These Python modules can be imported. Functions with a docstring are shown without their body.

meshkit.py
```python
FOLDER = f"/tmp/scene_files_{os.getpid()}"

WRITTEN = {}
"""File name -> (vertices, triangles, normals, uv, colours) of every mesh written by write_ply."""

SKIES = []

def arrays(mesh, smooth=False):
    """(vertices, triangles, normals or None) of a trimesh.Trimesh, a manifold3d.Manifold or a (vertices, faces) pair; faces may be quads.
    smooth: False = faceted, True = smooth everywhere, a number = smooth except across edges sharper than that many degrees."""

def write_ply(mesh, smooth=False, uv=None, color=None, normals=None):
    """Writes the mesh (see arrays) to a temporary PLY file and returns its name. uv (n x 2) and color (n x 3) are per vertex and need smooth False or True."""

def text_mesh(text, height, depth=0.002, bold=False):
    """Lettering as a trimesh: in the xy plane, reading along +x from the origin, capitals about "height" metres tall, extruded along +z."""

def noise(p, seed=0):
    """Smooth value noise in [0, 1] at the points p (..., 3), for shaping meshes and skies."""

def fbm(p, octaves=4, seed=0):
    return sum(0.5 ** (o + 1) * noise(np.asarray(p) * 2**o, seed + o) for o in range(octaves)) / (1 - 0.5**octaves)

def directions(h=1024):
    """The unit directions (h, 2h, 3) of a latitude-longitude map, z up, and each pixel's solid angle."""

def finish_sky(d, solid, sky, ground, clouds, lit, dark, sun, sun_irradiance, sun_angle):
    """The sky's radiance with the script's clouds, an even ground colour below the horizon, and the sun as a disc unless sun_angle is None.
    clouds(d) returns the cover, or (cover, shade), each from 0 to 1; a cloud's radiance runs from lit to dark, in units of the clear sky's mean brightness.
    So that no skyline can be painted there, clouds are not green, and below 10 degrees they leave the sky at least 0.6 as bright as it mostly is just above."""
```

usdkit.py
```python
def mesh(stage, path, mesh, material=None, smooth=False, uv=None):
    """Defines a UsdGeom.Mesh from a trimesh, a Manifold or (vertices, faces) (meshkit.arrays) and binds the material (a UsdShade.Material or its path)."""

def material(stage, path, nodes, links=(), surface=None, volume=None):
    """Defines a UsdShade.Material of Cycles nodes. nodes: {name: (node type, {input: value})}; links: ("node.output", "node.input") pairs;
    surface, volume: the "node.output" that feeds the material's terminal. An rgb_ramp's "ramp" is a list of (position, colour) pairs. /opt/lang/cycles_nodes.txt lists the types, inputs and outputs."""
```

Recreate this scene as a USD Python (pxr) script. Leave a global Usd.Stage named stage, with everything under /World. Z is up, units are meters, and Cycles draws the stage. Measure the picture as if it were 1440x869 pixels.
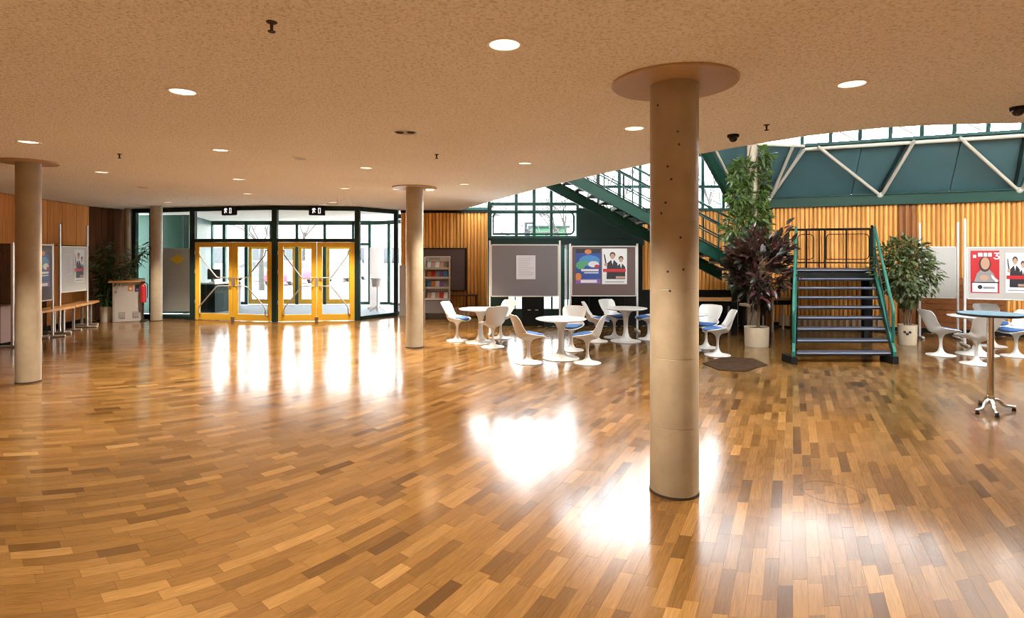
import math, random
import numpy as np
import trimesh
import shapely.geometry as sg
from shapely import affinity
from pxr import Usd, UsdGeom, UsdLux, UsdShade, Gf, Sdf, Vt
import usdkit, meshkit

random.seed(7)
rng = np.random.default_rng(7)
PI = math.pi
stage = Usd.Stage.CreateInMemory()
UsdGeom.SetStageUpAxis(stage, 'Z')
UsdGeom.SetStageMetersPerUnit(stage, 1.0)
world = UsdGeom.Xform.Define(stage, '/World')
stage.SetDefaultPrim(world.GetPrim())

# ------------------------------------------------------------------ camera, sky, exposure
FPX, U0, V0, W, HH = 800.0, 720.0, 358.0, 1440, 869      # focal length and horizon in picture units
EYE, CEIL = 1.75, 3.026
cam = UsdGeom.Camera.Define(stage, '/World/camera')
cam.CreateHorizontalApertureAttr(36.0)
cam.CreateVerticalApertureAttr(36.0 * HH / W)
cam.CreateFocalLengthAttr(FPX / W * 36.0)
cam.CreateVerticalApertureOffsetAttr(-(HH / 2 - V0) / W * 36.0)
cam.CreateClippingRangeAttr(Gf.Vec2f(0.05, 500))
cam.AddTranslateOp().Set(Gf.Vec3d(0, 0, EYE))
cam.AddRotateXOp().Set(90.0)
cam.CreateExposureAttr(0.28)

SKY = 4.2
dome = UsdLux.DomeLight.Define(stage, '/World/sky')
dome.CreateIntensityAttr(SKY)
dome.CreateColorAttr(Gf.Vec3f(0.93, 0.97, 1.0))
SPOT = 29.0            # strength of one ceiling downlight
SPOT_COLOR = (1.0, 0.86, 0.68)


def at(u, v, Y):
    return np.array([(u - U0) / FPX * Y, Y, EYE - (v - V0) / FPX * Y])


def fl(u, v):
    return at(u, v, FPX * EYE / (v - V0))


def cl(u, v):
    return at(u, v, FPX * (CEIL - EYE) / (V0 - v))


# ------------------------------------------------------------------ materials
stage.DefinePrim('/World/Looks', 'Scope')


def mat(name, nodes, links=(), surface='p.BSDF'):
    return usdkit.material(stage, '/World/Looks/' + name, nodes, links, surface=surface)


def plain(name, col, rough=0.5, metal=0.0, var=0.0, scale=6.0, bump=0.0, bscale=60.0, coat=0.0, spec=0.5, **kw):
    """One colour, mottled a little by noise, with an optional fine relief."""
    n = {'p': ('principled_bsdf', dict(base_color=col, roughness=rough, metallic=metal, coat_weight=coat, specular_ior_level=spec, **kw)), 'g': ('texture_coordinate', {})}
    l = []
    if var > 0:
        n['n'] = ('noise_texture', {'scale': scale, 'detail': 5.0, 'roughness': 0.6})
        lo, hi = [c * (1 - var) for c in col], [min(1, c * (1 + var)) for c in col]
        n['r'] = ('rgb_ramp', {'ramp': [(0.25, lo), (0.75, hi)]})
        l += [('g.object', 'n.vector'), ('n.fac', 'r.fac'), ('r.color', 'p.base_color')]
    if bump > 0:
        n['bn'] = ('noise_texture', {'scale': bscale, 'detail': 3.0})
        n['b'] = ('bump', {'strength': bump, 'distance': 0.01})
        l += [('g.object', 'bn.vector'), ('bn.fac', 'b.height'), ('b.normal', 'p.normal')]
    return mat(name, n, l)


def wood(name, cols, axis='z', rough=0.45, scale=3.0, vary=0.25, coat=0.0, spec=0.25):
    """Grain stretched along one axis, each piece a little lighter or darker than the next."""
    s = {'z': (12, 12, 0.6), 'x': (0.6, 12, 12), 'y': (12, 0.6, 12)}[axis]
    n = {'g': ('geometry', {}), 'm': ('mapping', {'scale': s}), 'n': ('noise_texture', {'scale': scale, 'detail': 6.0, 'roughness': 0.62, 'distortion': 0.4}),
         'r': ('rgb_ramp', {'ramp': [(0.3, cols[0]), (0.55, cols[1]), (0.75, cols[2])]}),
         'o': ('object_info', {}), 'k': ('map_range', {'from_min': 0.0, 'from_max': 1.0, 'to_min': 1 - vary, 'to_max': 1 + vary}),
         'h': ('hsv', {}), 'p': ('principled_bsdf', {'roughness': rough, 'coat_weight': coat, 'coat_roughness': 0.2, 'specular_ior_level': spec})}
    l = [('g.position', 'm.vector'), ('m.vector', 'n.vector'), ('n.fac', 'r.fac'), ('r.color', 'h.color'), ('o.random', 'k.value'), ('k.result', 'h.value'), ('h.color', 'p.base_color')]
    return mat(name, n, l)


def glass(name, tint=(1, 1, 1), ior=1.45):
    return mat(name, {'t': ('transparent_bsdf', {'color': tint}), 'g': ('glossy_bsdf', {'color': (1, 1, 1), 'roughness': 0.0}),
                      'f': ('fresnel', {'IOR': ior}), 'x': ('mix_closure', {}), 'ge': ('geometry', {}), 'k': ('math', {'math_type': 'subtract', 'value1': 1.0}), 'q': ('math', {'math_type': 'multiply'})},
               [('ge.backfacing', 'k.value2'), ('k.value', 'q.value2'), ('f.fac', 'q.value1'), ('q.value', 'x.fac'), ('t.BSDF', 'x.closure1'), ('g.BSDF', 'x.closure2')], 'x.closure')


def leafy(name, a, b, back, rough=0.4):
    return mat(name, {'o': ('geometry', {}), 'i': ('object_info', {}), 'add': ('math', {'math_type': 'add'}), 'fr': ('math', {'math_type': 'fraction'}),
                      'r': ('rgb_ramp', {'ramp': [(0.0, a), (1.0, b)]}), 'p': ('principled_bsdf', {'roughness': rough}),
                      't': ('translucent_bsdf', {'color': back}), 'x': ('mix_closure', {'fac': 0.25})},
               [('o.random_per_island', 'add.value1'), ('i.random', 'add.value2'), ('add.value', 'fr.value1'), ('fr.value', 'r.fac'), ('r.color', 'p.base_color'), ('p.BSDF', 'x.closure1'), ('t.BSDF', 'x.closure2')], 'x.closure')


def emit(name, col, s):
    return mat(name, {'e': ('emission', {'color': col, 'strength': s})}, [], 'e.emission')


M = {}
# parquet: UV = lengths along and across the boards, "tone" = how dark a board is
M['parquet'] = mat('parquet', {
    'uv': ('uvmap', {}), 'tone': ('attribute', {'attribute': 'tone'}), 'm': ('mapping', {'scale': (34, 2.2, 1)}),
    'n': ('noise_texture', {'scale': 3.0, 'detail': 7.0, 'roughness': 0.65, 'distortion': 0.6}),
    'c': ('rgb_ramp', {'ramp': [(0.0, (0.062, 0.028, 0.0075)), (0.3, (0.110, 0.053, 0.0140)), (0.65, (0.155, 0.079, 0.0225)), (1.0, (0.215, 0.118, 0.039))]}),
    'k': ('map_range', {'from_min': 0.25, 'from_max': 0.75, 'to_min': 0.66, 'to_max': 1.22}),
    'h': ('hsv', {}), 'g': ('geometry', {}), 'wear': ('noise_texture', {'scale': 0.9, 'detail': 4.0}),
    'rr': ('map_range', {'from_min': 0.3, 'from_max': 0.7, 'to_min': 0.12, 'to_max': 0.20}),
    'bn': ('noise_texture', {'scale': 26.0, 'detail': 3.0}), 'b': ('bump', {'strength': 0.015, 'distance': 0.01}),
    # the worn ring by the tall table
    'd': ('vector_math', {'math_type': 'distance', 'vector2': tuple(fl(1170, 692))}),
    'ring': ('rgb_ramp', {'ramp': [(0.0, (1, 1, 1)), (0.190, (1, 1, 1)), (0.205, (0.62, 0.6, 0.58)), (0.222, (1, 1, 1)), (1.0, (1, 1, 1))]}),
    'mx': ('mix', {'mix_type': 'multiply', 'fac': 0.8}),
    'p': ('principled_bsdf', {'roughness': 0.22, 'specular_ior_level': 0.6})},
    [('uv.UV', 'm.vector'), ('m.vector', 'n.vector'), ('tone.fac', 'c.fac'), ('c.color', 'h.color'), ('n.fac', 'k.value'), ('k.result', 'h.value'),
     ('g.position', 'wear.vector'), ('wear.fac', 'rr.value'), ('rr.result', 'p.roughness'), ('g.position', 'bn.vector'),
     ('g.position', 'd.vector1'), ('d.value', 'ring.fac'), ('h.color', 'mx.color1'), ('ring.color', 'mx.color2'), ('mx.color', 'p.base_color')])
M['subfloor'] = plain('subfloor', (0.21, 0.105, 0.032), 0.35)
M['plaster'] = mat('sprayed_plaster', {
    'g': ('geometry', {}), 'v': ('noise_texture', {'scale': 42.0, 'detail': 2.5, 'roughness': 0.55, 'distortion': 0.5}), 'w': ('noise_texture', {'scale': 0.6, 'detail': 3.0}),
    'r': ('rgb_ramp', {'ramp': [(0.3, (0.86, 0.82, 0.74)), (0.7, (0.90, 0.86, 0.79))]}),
    'sp': ('rgb_ramp', {'ramp': [(0.36, (0.70, 0.67, 0.64)), (0.48, (0.97, 0.965, 0.96)), (0.56, (1, 1, 1))]}), 'mx': ('mix', {'mix_type': 'multiply', 'fac': 0.7}),  # hollows of the spray darkened in colour, standing for their own shade
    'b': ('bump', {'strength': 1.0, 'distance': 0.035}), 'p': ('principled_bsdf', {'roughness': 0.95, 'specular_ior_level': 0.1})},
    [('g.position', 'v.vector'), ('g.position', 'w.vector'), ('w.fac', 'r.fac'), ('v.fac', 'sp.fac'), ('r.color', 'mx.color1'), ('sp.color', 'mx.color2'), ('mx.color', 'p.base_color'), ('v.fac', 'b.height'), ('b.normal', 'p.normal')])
M['concrete'] = plain('beige_concrete', (0.345, 0.285, 0.205), 0.42, var=0.14, scale=5, bump=0.12, bscale=30)
M['cap'] = plain('smooth_collar', (0.40, 0.27, 0.15), 0.35, var=0.08)
M['hole'] = plain('tie_hole', (0.05, 0.035, 0.025), 0.9)
M['yellow'] = plain('yellow_enamel', (0.72, 0.41, 0.035), 0.32, var=0.06)
M['frame'] = plain('dark_green_frame', (0.010, 0.026, 0.023), 0.55, spec=0.2)
M['mullion'] = plain('teal_mullion', (0.018, 0.072, 0.062), 0.45, spec=0.25)
M['green'] = plain('green_steel', (0.005, 0.046, 0.029), 0.4, var=0.1, spec=0.25)
M['stairgreen'] = plain('green_rail', (0.014, 0.105, 0.075), 0.35, spec=0.35)
M['teal'] = plain('teal_panel', (0.062, 0.138, 0.155), 0.55, var=0.10, scale=1.2)
M['white_steel'] = plain('cream_steel', (0.58, 0.55, 0.47), 0.4)
M['black'] = plain('black_panel', (0.010, 0.010, 0.009), 0.7, spec=0.15)
M['slat'] = wood('orange_slat', [(0.64, 0.285, 0.060), (0.79, 0.395, 0.098), (0.87, 0.48, 0.14)], 'z', 0.45, 2.0, 0.16)
M['slatback'] = plain('slat_backing', (0.30, 0.12, 0.03), 0.6)
M['brownslat'] = wood('brown_slat', [(0.20, 0.07, 0.02), (0.30, 0.11, 0.03), (0.38, 0.15, 0.045)], 'z', 0.45, 2.0, 0.12)
M['brownboard'] = wood('brown_board', [(0.15, 0.05, 0.015), (0.24, 0.085, 0.025), (0.32, 0.12, 0.035)], 'x', 0.4, 2.0, 0.2)
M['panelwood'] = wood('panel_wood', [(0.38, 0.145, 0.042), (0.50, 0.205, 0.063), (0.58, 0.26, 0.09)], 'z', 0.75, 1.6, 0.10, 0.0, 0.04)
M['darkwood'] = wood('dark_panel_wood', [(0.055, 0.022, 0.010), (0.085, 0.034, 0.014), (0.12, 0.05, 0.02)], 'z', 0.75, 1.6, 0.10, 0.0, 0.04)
M['benchwood'] = wood('bench_wood', [(0.42, 0.20, 0.07), (0.55, 0.28, 0.11), (0.62, 0.34, 0.15)], 'y', 0.35, 2.0, 0.1)
M['shell'] = plain('white_shell', (0.50, 0.48, 0.445), 0.28)
M['tabletop'] = plain('white_tabletop', (0.54, 0.52, 0.485), 0.22)
M['cushion'] = plain('blue_cushion', (0.03, 0.095, 0.26), 0.85, var=0.1, scale=30, bump=0.2, bscale=200)
M['chrome'] = plain('chrome', (0.72, 0.70, 0.67), 0.16, 1.0)
M['steel'] = plain('grey_steel', (0.50, 0.48, 0.46), 0.38, 0.7)
M['alu'] = plain('aluminium', (0.60, 0.585, 0.56), 0.4, 0.35)
M['rubber'] = plain('black_rubber', (0.015, 0.015, 0.015), 0.6)
M['bluetop'] = plain('blue_laminate', (0.075, 0.135, 0.170), 0.45, spec=0.25)
M['felt'] = plain('grey_felt', (0.135, 0.120, 0.125), 0.95, var=0.08, scale=90)
M['felt_brown'] = plain('brown_grey_felt', (0.115, 0.075, 0.068), 0.95, var=0.08, scale=90)
M['whiteboard'] = plain('whiteboard', (0.42, 0.40, 0.365), 0.45, spec=0.3)
M['greyboard'] = plain('pale_felt', (0.36, 0.33, 0.30), 0.9)
M['paper'] = plain('white_paper', (0.50, 0.495, 0.53), 0.7)
M['ink'] = plain('grey_ink', (0.33, 0.32, 0.36), 0.7)
M['p_black'] = plain('print_black', (0.014, 0.014, 0.018), 0.45)
M['p_red'] = plain('print_red', (0.374, 0.013, 0.016), 0.45)
M['p_blue'] = plain('print_blue', (0.014, 0.05, 0.216), 0.45)
M['p_sky'] = plain('print_sky_blue', (0.043, 0.18, 0.396), 0.45)
M['p_green'] = plain('print_green', (0.072, 0.259, 0.122), 0.45)
M['p_white'] = plain('print_white', (0.547, 0.54, 0.533), 0.45)
M['p_skin'] = plain('print_skin', (0.374, 0.216, 0.144), 0.45)
M['p_grey'] = plain('print_grey', (0.216, 0.202, 0.202), 0.45)
M['p_orange'] = plain('print_orange', (0.504, 0.158, 0.029), 0.45)
M['p_hair'] = plain('print_hair', (0.05, 0.025, 0.014), 0.45)
M['p_purple'] = plain('print_purple', (0.158, 0.072, 0.259), 0.45)
M['pot'] = plain('beige_pot', (0.45, 0.36, 0.25), 0.45, var=0.05)
M['whitepot'] = plain('white_pot', (0.72, 0.70, 0.66), 0.4)
M['soil'] = plain('soil', (0.03, 0.02, 0.013), 0.95, bump=0.6, bscale=40)
M['bark'] = plain('bark', (0.13, 0.075, 0.04), 0.85, var=0.3, scale=20)
M['bark_out'] = plain('weathered_bark', (0.035, 0.031, 0.028), 0.9)
M['leaf_red'] = leafy('dark_red_leaf', (0.020, 0.024, 0.016), (0.105, 0.032, 0.034), (0.10, 0.03, 0.02), 0.25)
M['leaf_ivy'] = leafy('ivy_leaf', (0.005, 0.018, 0.005), (0.075, 0.12, 0.022), (0.07, 0.16, 0.02))
M['leaf_ficus'] = leafy('ficus_leaf', (0.022, 0.040, 0.014), (0.16, 0.19, 0.06), (0.10, 0.16, 0.03))
M['leaf_bamboo'] = leafy('palm_leaf', (0.02, 0.055, 0.02), (0.10, 0.19, 0.06), (0.06, 0.16, 0.03))
M['glass'] = glass('window_glass')
M['glass_t'] = glass('door_glass', (0.97, 0.985, 0.98))
M['lens'] = emit('lamp_lens', (1.0, 0.88, 0.66), 1.4)
M['lamp_ring'] = plain('lamp_ring', (0.75, 0.68, 0.56), 0.4)
M['signlit'] = emit('lit_sign_symbol', (0.95, 0.9, 0.85), 0.9)
M['mat'] = plain('grey_mat', (0.16, 0.175, 0.20), 0.95, var=0.15, scale=80)
M['darkmat'] = plain('brown_doormat', (0.040, 0.022, 0.012), 0.95, var=0.45, scale=7, spec=0.05)
M['vceil'] = plain('pale_ceiling', (0.62, 0.60, 0.55), 0.9)
M['tread'] = plain('slate_tread', (0.035, 0.04, 0.06), 0.5, var=0.1, spec=0.3)
M['nosing'] = plain('tread_nosing', (0.15, 0.165, 0.21), 0.35)
M['grey_paint'] = plain('grey_paint', (0.42, 0.40, 0.39), 0.5, var=0.04)
M['pink'] = plain('beige_laminate', (0.50, 0.33, 0.27), 0.5)
M['cream'] = plain('cream_render', (0.74, 0.62, 0.40), 0.9)
M['ext_white'] = plain('white_render', (0.78, 0.77, 0.75), 0.9)
M['asphalt'] = plain('pale_paving', (0.50, 0.49, 0.48), 0.9, var=0.08)
M['darkglass'] = plain('dark_window', (0.02, 0.025, 0.03), 0.1)
M['car_red'] = plain('car_red', (0.45, 0.03, 0.06), 0.2)
M['car_dark'] = plain('car_dark', (0.07, 0.08, 0.10), 0.2)
M['car_silver'] = plain('car_silver', (0.45, 0.46, 0.50), 0.2)
M['hedge'] = plain('hedge_green', (0.03, 0.11, 0.06), 0.9, var=0.3, scale=3)
M['red_ext'] = plain('red_enamel', (0.42, 0.02, 0.035), 0.3)
M['yellow_sign'] = plain('yellow_sign', (0.75, 0.46, 0.03), 0.5)
M['smoke'] = plain('black_dome', (0.012, 0.011, 0.012), 0.12)
M['grille'] = plain('grey_grille', (0.24, 0.22, 0.22), 0.5)

# ------------------------------------------------------------------ mesh helpers


def tm(v, f):
    f = [list(q) for q in f]
    tri = []
    for q in f:
        tri += [[q[0], q[i], q[i + 1]] for i in range(1, len(q) - 1)]
    return trimesh.Trimesh(np.asarray(v, float), np.array(tri), process=False)


def cat(*ms):
    ms = [m for m in (ms[0] if len(ms) == 1 and isinstance(ms[0], list) else ms)]
    vs, fs, n = [], [], 0
    for m in ms:
        vs.append(np.asarray(m.vertices)); fs.append(np.asarray(m.faces) + n); n += len(m.vertices)
    return trimesh.Trimesh(np.vstack(vs), np.vstack(fs), process=False)


def mv(m, t=(0, 0, 0), rz=0.0, R=None):
    m = m.copy()
    v = np.array(m.vertices)
    if R is not None:
        v = v @ np.asarray(R).T
    if rz:
        c, s = math.cos(rz), math.sin(rz)
        v = v @ np.array([[c, s, 0], [-s, c, 0], [0, 0, 1]])
    m.vertices = v + np.asarray(t)
    return m


_cs = np.array([[x, y, z] for x in (-1, 1) for y in (-1, 1) for z in (-1, 1)], float)
_cv, _ci = [], {}
for _k, _c in enumerate(_cs):
    for _a in range(3):
        _ci[(_k, _a)] = len(_cv)
        _cv.append((_k, _a))
_sample = np.array([_cs[k] - 0.1 * _cs[k] * (np.arange(3) != a) for k, a in _cv])
_h = trimesh.convex.convex_hull(_sample)
_map = [int(np.argmin(((_sample - v) ** 2).sum(1))) for v in _h.vertices]
_BF = np.array(_map)[_h.faces]


def hexa(c8, b=0.0):
    """A chamfered box through 8 corners, ordered x-, x+ outermost, then y, then z innermost."""
    c8 = np.asarray(c8, float)
    if b <= 0:
        return tm(c8, [(0, 1, 3, 2), (4, 6, 7, 5), (0, 4, 5, 1), (2, 3, 7, 6), (0, 2, 6, 4), (1, 5, 7, 3)])
    bit = (4, 2, 1)
    v = []
    for k, a in _cv:
        p = c8[k].copy()
        for o in range(3):
            if o != a:
                q = c8[k ^ bit[o]] - c8[k]
                L = np.linalg.norm(q) + 1e-9
                p += q / L * min(b, 0.45 * L)
        v.append(p)
    return trimesh.Trimesh(np.array(v), _BF.copy(), process=False)


def box(lo, hi, b=0.004):
    lo, hi = np.minimum(lo, hi), np.maximum(lo, hi)
    c = [[(lo, hi)[i][0], (lo, hi)[j][1], (lo, hi)[k][2]] for i in (0, 1) for j in (0, 1) for k in (0, 1)]
    return hexa(c, b)


def bar(p0, p1, w, d, b=0.003, up=(0, 0, 1), z_off=0.0):
    """A square bar from p0 to p1: w across (horizontal), d along up."""
    p0, p1 = np.asarray(p0, float), np.asarray(p1, float)
    t = (p1 - p0) / (np.linalg.norm(p1 - p0) + 1e-9)
    up = np.asarray(up, float)
    if abs(t @ up) > 0.99:
        up = np.array([0, 1.0, 0]) if abs(t[1]) < 0.9 else np.array([1.0, 0, 0])
    s = np.cross(t, up); s /= np.linalg.norm(s)
    u = np.cross(s, t)
    c = [p + s * (w / 2 * j) + u * (d / 2 * k) for p in (p0, p1) for j in (1, -1) for k in (-1, 1)]
    return hexa(c, b)


def wallbox(a, b, thick, z0, z1, off=0.0, bev=0.004, za=None):
    """A box standing on the line a-b (2D); it lies from off to off+thick on the left of the line."""
    a, b = np.asarray(a, float)[:2], np.asarray(b, float)[:2]
    t = (b - a) / np.linalg.norm(b - a)
    n = np.array([-t[1], t[0]])
    c = [[*(p + n * o), z] for p in (a, b) for o in (off, off + thick) for z in (z0, z1)]
    return hexa(c, bev)


def frame_of(t):
    a = np.array([0, 0, 1.0]) if abs(t[2]) < 0.9 else np.array([1.0, 0, 0])
    x = np.cross(t, a); x /= np.linalg.norm(x)
    return x, np.cross(x, t)


def tube(path, r, n=8, closed=False):
    p = np.asarray(path, float)
    r = np.broadcast_to(np.asarray(r, float), (len(p),))
    if closed:
        t = np.roll(p, -1, 0) - np.roll(p, 1, 0)
    else:
        t = np.gradient(p, axis=0)
    t /= np.linalg.norm(t, axis=1, keepdims=True) + 1e-12
    x, _ = frame_of(t[0])
    rings = []
    for i in range(len(p)):
        x = x - t[i] * (x @ t[i]); x /= np.linalg.norm(x) + 1e-12
        y = np.cross(t[i], x)
        a = np.arange(n) * 2 * PI / n
        rings.append(p[i] + r[i] * (np.cos(a)[:, None] * x + np.sin(a)[:, None] * y))
    v = np.vstack(rings)
    f = []
    m = len(p)
    for i in range(m if closed else m - 1):
        for j in range(n):
            a, b2 = i * n + j, i * n + (j + 1) % n
            c, d = ((i + 1) % m) * n + (j + 1) % n, ((i + 1) % m) * n + j
            f.append((a, b2, c, d))
    if not closed:
        f.append(tuple(range(n - 1, -1, -1)))
        f.append(tuple(range((m - 1) * n, m * n)))
    return tm(v, f)


def bend(path, r=0.05, k=5):
    """Rounds the corners of a polyline."""
    p = [np.asarray(q, float) for q in path]
    out = [p[0]]
    for i in range(1, len(p) - 1):
        a, b = p[i - 1] - p[i], p[i + 1] - p[i]
        ra = min(r, 0.45 * np.linalg.norm(a)); rb = min(r, 0.45 * np.linalg.norm(b))
        A, B = p[i] + a / np.linalg.norm(a) * ra, p[i] + b / np.linalg.norm(b) * rb
        for s in np.linspace(0, 1, k):
            out.append((1 - s) ** 2 * A + 2 * s * (1 - s) * p[i] + s * s * B)
    out.append(p[-1])
    return np.array(out)


def lathe(prof, n=32, c=(0, 0, 0)):
    """A closed solid of revolution; the profile runs (radius, z) from axis to axis or as a closed ring."""
    pr = np.asarray(prof, float)
    v, f, idx = [], [], []
    for r, z in pr:
        if r < 1e-6:
            idx.append([len(v)] * n); v.append((0, 0, z))
        else:
            idx.append(list(range(len(v), len(v) + n)))
            v += [(r * math.cos(2 * PI * j / n), r * math.sin(2 * PI * j / n), z) for j in range(n)]
    for i in range(len(pr) - 1):
        for j in range(n):
            q = [idx[i][j], idx[i][(j + 1) % n], idx[i + 1][(j + 1) % n], idx[i + 1][j]]
            q2 = list(dict.fromkeys(q))
            if len(q2) > 2:
                f.append(tuple(q2))
    m = tm(np.array(v) + np.asarray(c), f)
    return m


def disc(r, z0, z1, n=32, b=0.003, c=(0, 0, 0)):
    return lathe([(0, z0), (r - b, z0), (r, z0 + b), (r, z1 - b), (r - b, z1), (0, z1)], n, c)


def ring(r0, r1, z0, z1, n=32, c=(0, 0, 0)):
    return lathe([(r0, z0), (r1, z0), (r1, z1), (r0, z1), (r0, z0)], n, c)


def prism(poly, d, plane='xz', at0=0.0):
    """An extruded outline. plane xz: outline in x and z, thickness along y from at0 - d to at0."""
    m = trimesh.creation.extrude_polygon(poly if hasattr(poly, 'exterior') else sg.Polygon(poly), d, engine='earcut')
    v = np.array(m.vertices)
    if plane == 'xz':
        v = np.stack([v[:, 0], at0 - v[:, 2], v[:, 1]], 1)
        m = trimesh.Trimesh(v, np.array(m.faces), process=False)
    elif plane == 'yz':
        v = np.stack([v[:, 2] + at0, v[:, 0], v[:, 1]], 1)
        m = trimesh.Trimesh(v, np.array(m.faces), process=False)
    else:
        v[:, 2] += at0
        m = trimesh.Trimesh(v, np.array(m.faces), process=False)
    return m


def sheet(P, th):
    """A grid of points (n, m, 3) given thickness, as a closed shell."""
    P = np.asarray(P, float)
    n, m = P.shape[:2]
    du, dv = np.gradient(P, axis=0), np.gradient(P, axis=1)
    N = np.cross(du, dv); N /= np.linalg.norm(N, axis=2, keepdims=True) + 1e-12
    v = np.vstack([(P + N * th / 2).reshape(-1, 3), (P - N * th / 2).reshape(-1, 3)])
    o, f = n * m, []
    for i in range(n - 1):
        for j in range(m - 1):
            a, b, c, d = i * m + j, i * m + j + 1, (i + 1) * m + j + 1, (i + 1) * m + j
            f += [(a, d, c, b)[::-1], (a + o, b + o, c + o, d + o)[::-1]]
    rim = [(0, j) for j in range(m)] + [(i, m - 1) for i in range(1, n)] + [(n - 1, j) for j in range(m - 2, -1, -1)] + [(i, 0) for i in range(n - 2, 0, -1)]
    rim = [i * m + j for i, j in rim]
    for k in range(len(rim)):
        a, b = rim[k], rim[(k + 1) % len(rim)]
        f.append((a, b, b + o, a + o))
    return tm(v, f)


# ------------------------------------------------------------------ scene helpers
used = {}


def numbered(parent, name):
    key = (str(parent), name)
    k = used.get(key, 0)
    used[key] = k + 1
    return f'{parent}/{name}' + (f'_{k:03d}' if k else '')


def tag(p, label=None, cate=None, group=None, kind=None):
    for k, v in (('label', label), ('category', cate), ('group', group), ('kind', kind)):
        if v:
            p.SetCustomDataByKey(k, v)
    return p


def thing(name, label, cate, loc=(0, 0, 0), rz=0.0, group=None, kind=None, scale=None):
    x = UsdGeom.Xform.Define(stage, numbered('/World', name))
    x.AddTranslateOp().Set(Gf.Vec3d(*map(float, loc)))
    if rz:
        x.AddRotateZOp().Set(math.degrees(rz))
    if scale:
        x.AddScaleOp().Set(Gf.Vec3f(*map(float, scale)))
    return tag(x.GetPrim(), label, cate, group, kind)


def outward(m):
    """Closed meshes get their faces turned outwards."""
    v, f = np.asarray(m.vertices), np.asarray(m.faces)
    v = v - v.mean(0)
    vol = np.einsum('ij,ij->i', v[f[:, 0]], np.cross(v[f[:, 1]], v[f[:, 2]])).sum()
    return trimesh.Trimesh(np.asarray(m.vertices), f[:, ::-1], process=False) if vol < 0 else m


def part(parent, name, mesh, m, smooth=False, label=None, kind=None, uv=None, tone=None):
    path = numbered(parent.GetPath(), name)
    mesh = outward(mesh)
    me = usdkit.mesh(stage, path, mesh, M[m] if isinstance(m, str) else m, smooth, uv)
    if tone is not None:
        UsdGeom.PrimvarsAPI(me).CreatePrimvar('tone', Sdf.ValueTypeNames.FloatArray, 'vertex').Set(Vt.FloatArray.FromNumpy(np.asarray(tone, np.float32)))
    return tag(me.GetPrim(), label, None, None, kind)


def single(name, mesh, m, label, cate, group=None, kind=None, smooth=False):
    me = usdkit.mesh(stage, numbered('/World', name), outward(mesh), M[m], smooth)
    return tag(me.GetPrim(), label, cate, group, kind)


def struct(name, label, cate='room'):
    return thing(name, label, cate, kind='structure')


def copy_of(src, loc, rz, label, cate=None, group=None):
    d = src.GetCustomData()
    x = UsdGeom.Xform.Define(stage, numbered('/World', src.GetName()))
    x.AddTranslateOp().Set(Gf.Vec3d(*map(float, loc)))
    if rz:
        x.AddRotateZOp().Set(math.degrees(rz))
    p = x.GetPrim()
    p.GetReferences().AddInternalReference(src.GetPath())
    p.SetInstanceable(True)
    return tag(p, label, cate or d['category'], group or d.get('group'))


#@@SPLIT
# ================================================================== STRUCTURE
# plan of the place (metres): the hall, its glazed entrance at the far end, the higher atrium along the far side
def xy(u, Y):
    return np.array([(u - U0) / FPX * Y, Y])


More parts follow.
